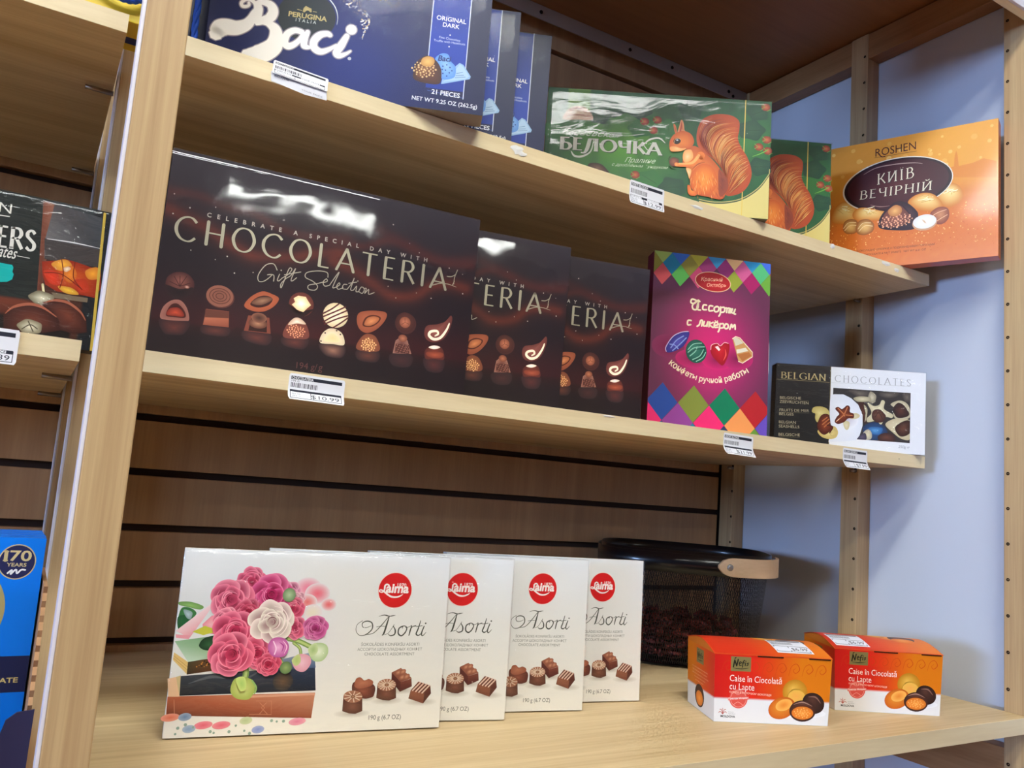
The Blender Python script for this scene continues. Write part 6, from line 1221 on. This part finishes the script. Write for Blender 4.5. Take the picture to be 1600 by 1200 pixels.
for x, r in prof:
    fl = abs(x) > .0125
    rr.append([bm.verts.new((x + (rnd.uniform(-.0012, .0012) if fl else 0), r * math.cos(k * .785) * (1.0 if not fl else (1 + .35 * (k % 2))), r * math.sin(k * .785) * (1 if not fl else .55 * (1 + .35 * (k % 2))))) for k in range(8)])
for a, b in zip(rr, rr[1:]):
    for k in range(8): bm.faces.new((a[k], a[(k + 1) % 8], b[(k + 1) % 8], b[k]))
for L in (rr[0], rr[-1]): bm.faces.new(L)
sw = bm_obj('wrapped_sweet', bm, M_SW); tag(sw, 'sweet in dark red foil heaped in the black wire basket', 'sweet', 'wrapped sweets in the basket')
first = True; zz = .0145
for lay, (n, rad) in enumerate(((1, 0), (6, .040), (12, .080), (1, 0), (6, .042), (12, .082), (1, 0), (6, .042), (12, .086), (5, .04), (9, .080))):
    z = (.0145, .0145, .0145, .0305, .0305, .0305, .0465, .0465, .0465, .062, .062)[lay]
    for k in range(n):
        o = sw if first else sw.copy()
        if not first: COL.objects.link(o)
        first = False; a = k * 2 * math.pi / n + lay * .37
        o.location = (BX + rad * math.cos(a), BY + rad * math.sin(a), BZ + z + rnd.uniform(-.001, .002)); o.rotation_euler = (rnd.uniform(0, 6), rnd.uniform(-.25, .25), a + math.pi / 2 + rnd.uniform(-.3, .3))

# ---------------------------------------------------------------- shelf-edge price labels
def price_tag(x, z, w, h, name, price, label, tilt=0.0, curl=.006, roll=0.0, y=.7988, back=None, sub='', narrow=False):
    o = tag(empty('price_label', (x, y, z), (0, R_(roll), 0)), label, 'price label', 'shelf price labels')
    def mp(u, v, l):
        s = max(0, -v - .5 * h) / (.5 * h); c = curl * s * s
        return (u, -c - l - .0003, v + .0004 * s)
    W_, H_ = w * 1000, h * 1000
    bm = bmesh.new(); rows = []
    for j in range(13):
        v = -h * j / 12; rd = .0012 if j in (0, 12) else 0
        rows.append([bm.verts.new(mp(u, v, dl)) for u, dl in ((rd, 0), (w - rd, 0), (w - rd, -.00025), (rd, -.00025))])
    for a, b in zip(rows, rows[1:]):
        for k in range(4): bm.faces.new((a[k], a[(k + 1) % 4], b[(k + 1) % 4], b[k]))
    bm.faces.new(rows[0]); bm.faces.new(rows[-1]); bm_obj('paper', bm, plain('white label paper', (236, 236, 242), .5), o)
    F = Face(mp); k = W_ / 55; s = H_ / 27; ink = (44, 46, 58)
    F.p = 'printed_text'
    F.rect(2 * k, -6 * s, W_ - 3 * k, -2.6 * s, ink); F.text(name, (2.8 * k, -5.6 * s), (2.8 * k + min(.8 * W_, len(name) * 1.72 * k), -5.6 * s), (244, 244, 248), h=2.7 * s, bold=.015)
    if sub: F.text(sub, (2.5 * k, -8.4 * s), (2.5 * k + len(sub) * 1.5 * k, -8.4 * s), ink, h=1.7 * s)
    rnd = random.Random(len(name)); x_ = 2.5 * k; V, T = [], []
    while x_ < 28 * k:
        b = rnd.choice([.35, .5, .8]) * k; ribbon([(x_, -14.5 * s), (x_, -9.2 * s)], b, V, T, False); x_ += b + rnd.choice([.4, .6, .9]) * k
    F.add(V, T, ink)
    F.rect(2 * k, -19 * s, W_ - 3 * k, -16.2 * s, ink); F.rect(2.6 * k, -18.8 * s, 19 * k, -16.4 * s, (238, 238, 244)); F.rect(28 * k, -18.8 * s, 47 * k, -16.4 * s, (238, 238, 244)); F.text('UNIT PRICE', (3 * k, -18.5 * s), (18.6 * k, -18.5 * s), ink, h=1.9 * s, bold=.01); F.text('YOUR PRICE', (28.4 * k, -18.5 * s), (46.6 * k, -18.5 * s), ink, h=1.9 * s, bold=.01)
    F.strokes([[(2 * k, -17 * s), (2 * k, -25.2 * s)], [(2 * k, -25.2 * s), (W_ - 3 * k, -25.2 * s)], [(W_ - 3 * k, -25.2 * s), (W_ - 3 * k, -17 * s)], [(22 * k, -18 * s), (22 * k, -25.2 * s)]], [.55 * k], ink, False)
    F.text('$0.00', (4 * k, -21.4 * s), (12 * k, -21.4 * s), (120, 122, 134), h=1.4 * s); F.text('PER G', (4 * k, -23.8 * s), (12 * k, -23.8 * s), (120, 122, 134), h=1.4 * s)
    if price: cw = 3.7 if narrow else 4.6; F.text(price, (W_ - 5 * k - cw * k * len(price), -24 * s), (W_ - 5 * k, -24 * s), ink, h=3.9 * s)
    F.build(o, {}, M_PAPER)
    return o
t1 = price_tag(.1617, .4050, .0565, .0150, 'BACI CHOCO', '', 'torn white price label under the dark blue boxes, an older label showing beneath it', curl=.002, roll=2.0, y=.7978)
bm = bmesh.new(); q = [bm.verts.new(p) for p in ((-.001, .0004, -.012), (.0560, .0004, -.010), (.0568, -.003, -.0245), (.034, -.003, -.0262), (.018, -.003, -.0250), (.0, -.002, -.0235))]; bm.faces.new(q)
ol = bm_obj('old_label', bm, plain('older label paper', (206, 206, 214), .6), t1)
F = Face(lambda u, v, l: (u, -.0006 - l + (v + .012) * .23, v)); F.p = 'printed_text'; F.text('MELANTE', (2.5, -17.6), (17, -17.6), (90, 90, 100), h=2.2, bold=.02); F.text('YOUR PRICE', (30, -22.8), (52, -23.6), (120, 120, 130), h=1.6); F.build(t1, {}, M_PAPER)
price_tag(.2121, .0962, .0570, .0262, 'CHOCOLATERIA', '$10.99', 'white price label under the dark brown boxes reading $10.99', roll=.6, sub='194 G')
price_tag(.6146, .4012, .0570, .0315, 'SWEETS BELOCHKA', '$12.99', 'white price label under the green box reading $12.99', roll=.4, curl=.003)
price_tag(.7962, .0962, .0555, .0285, 'ASSORTI ALCOHOL', '$21.99', 'white price label under the magenta box reading $21.99', roll=1.2, curl=.008)
price_tag(1.0390, .0980, .0560, .0292, 'BELGIAN SEASHELLS', '$7.99', 'white price label under the black and white box reading $7.99', roll=.5, curl=.007)
price_tag(-.0720, .1003, .0555, .0300, 'WHISKEY CHOCOLATES', '$ 8.39', 'white price label on the left shelf edge, cut by the picture edge, ending in 39', curl=.001, narrow=True)
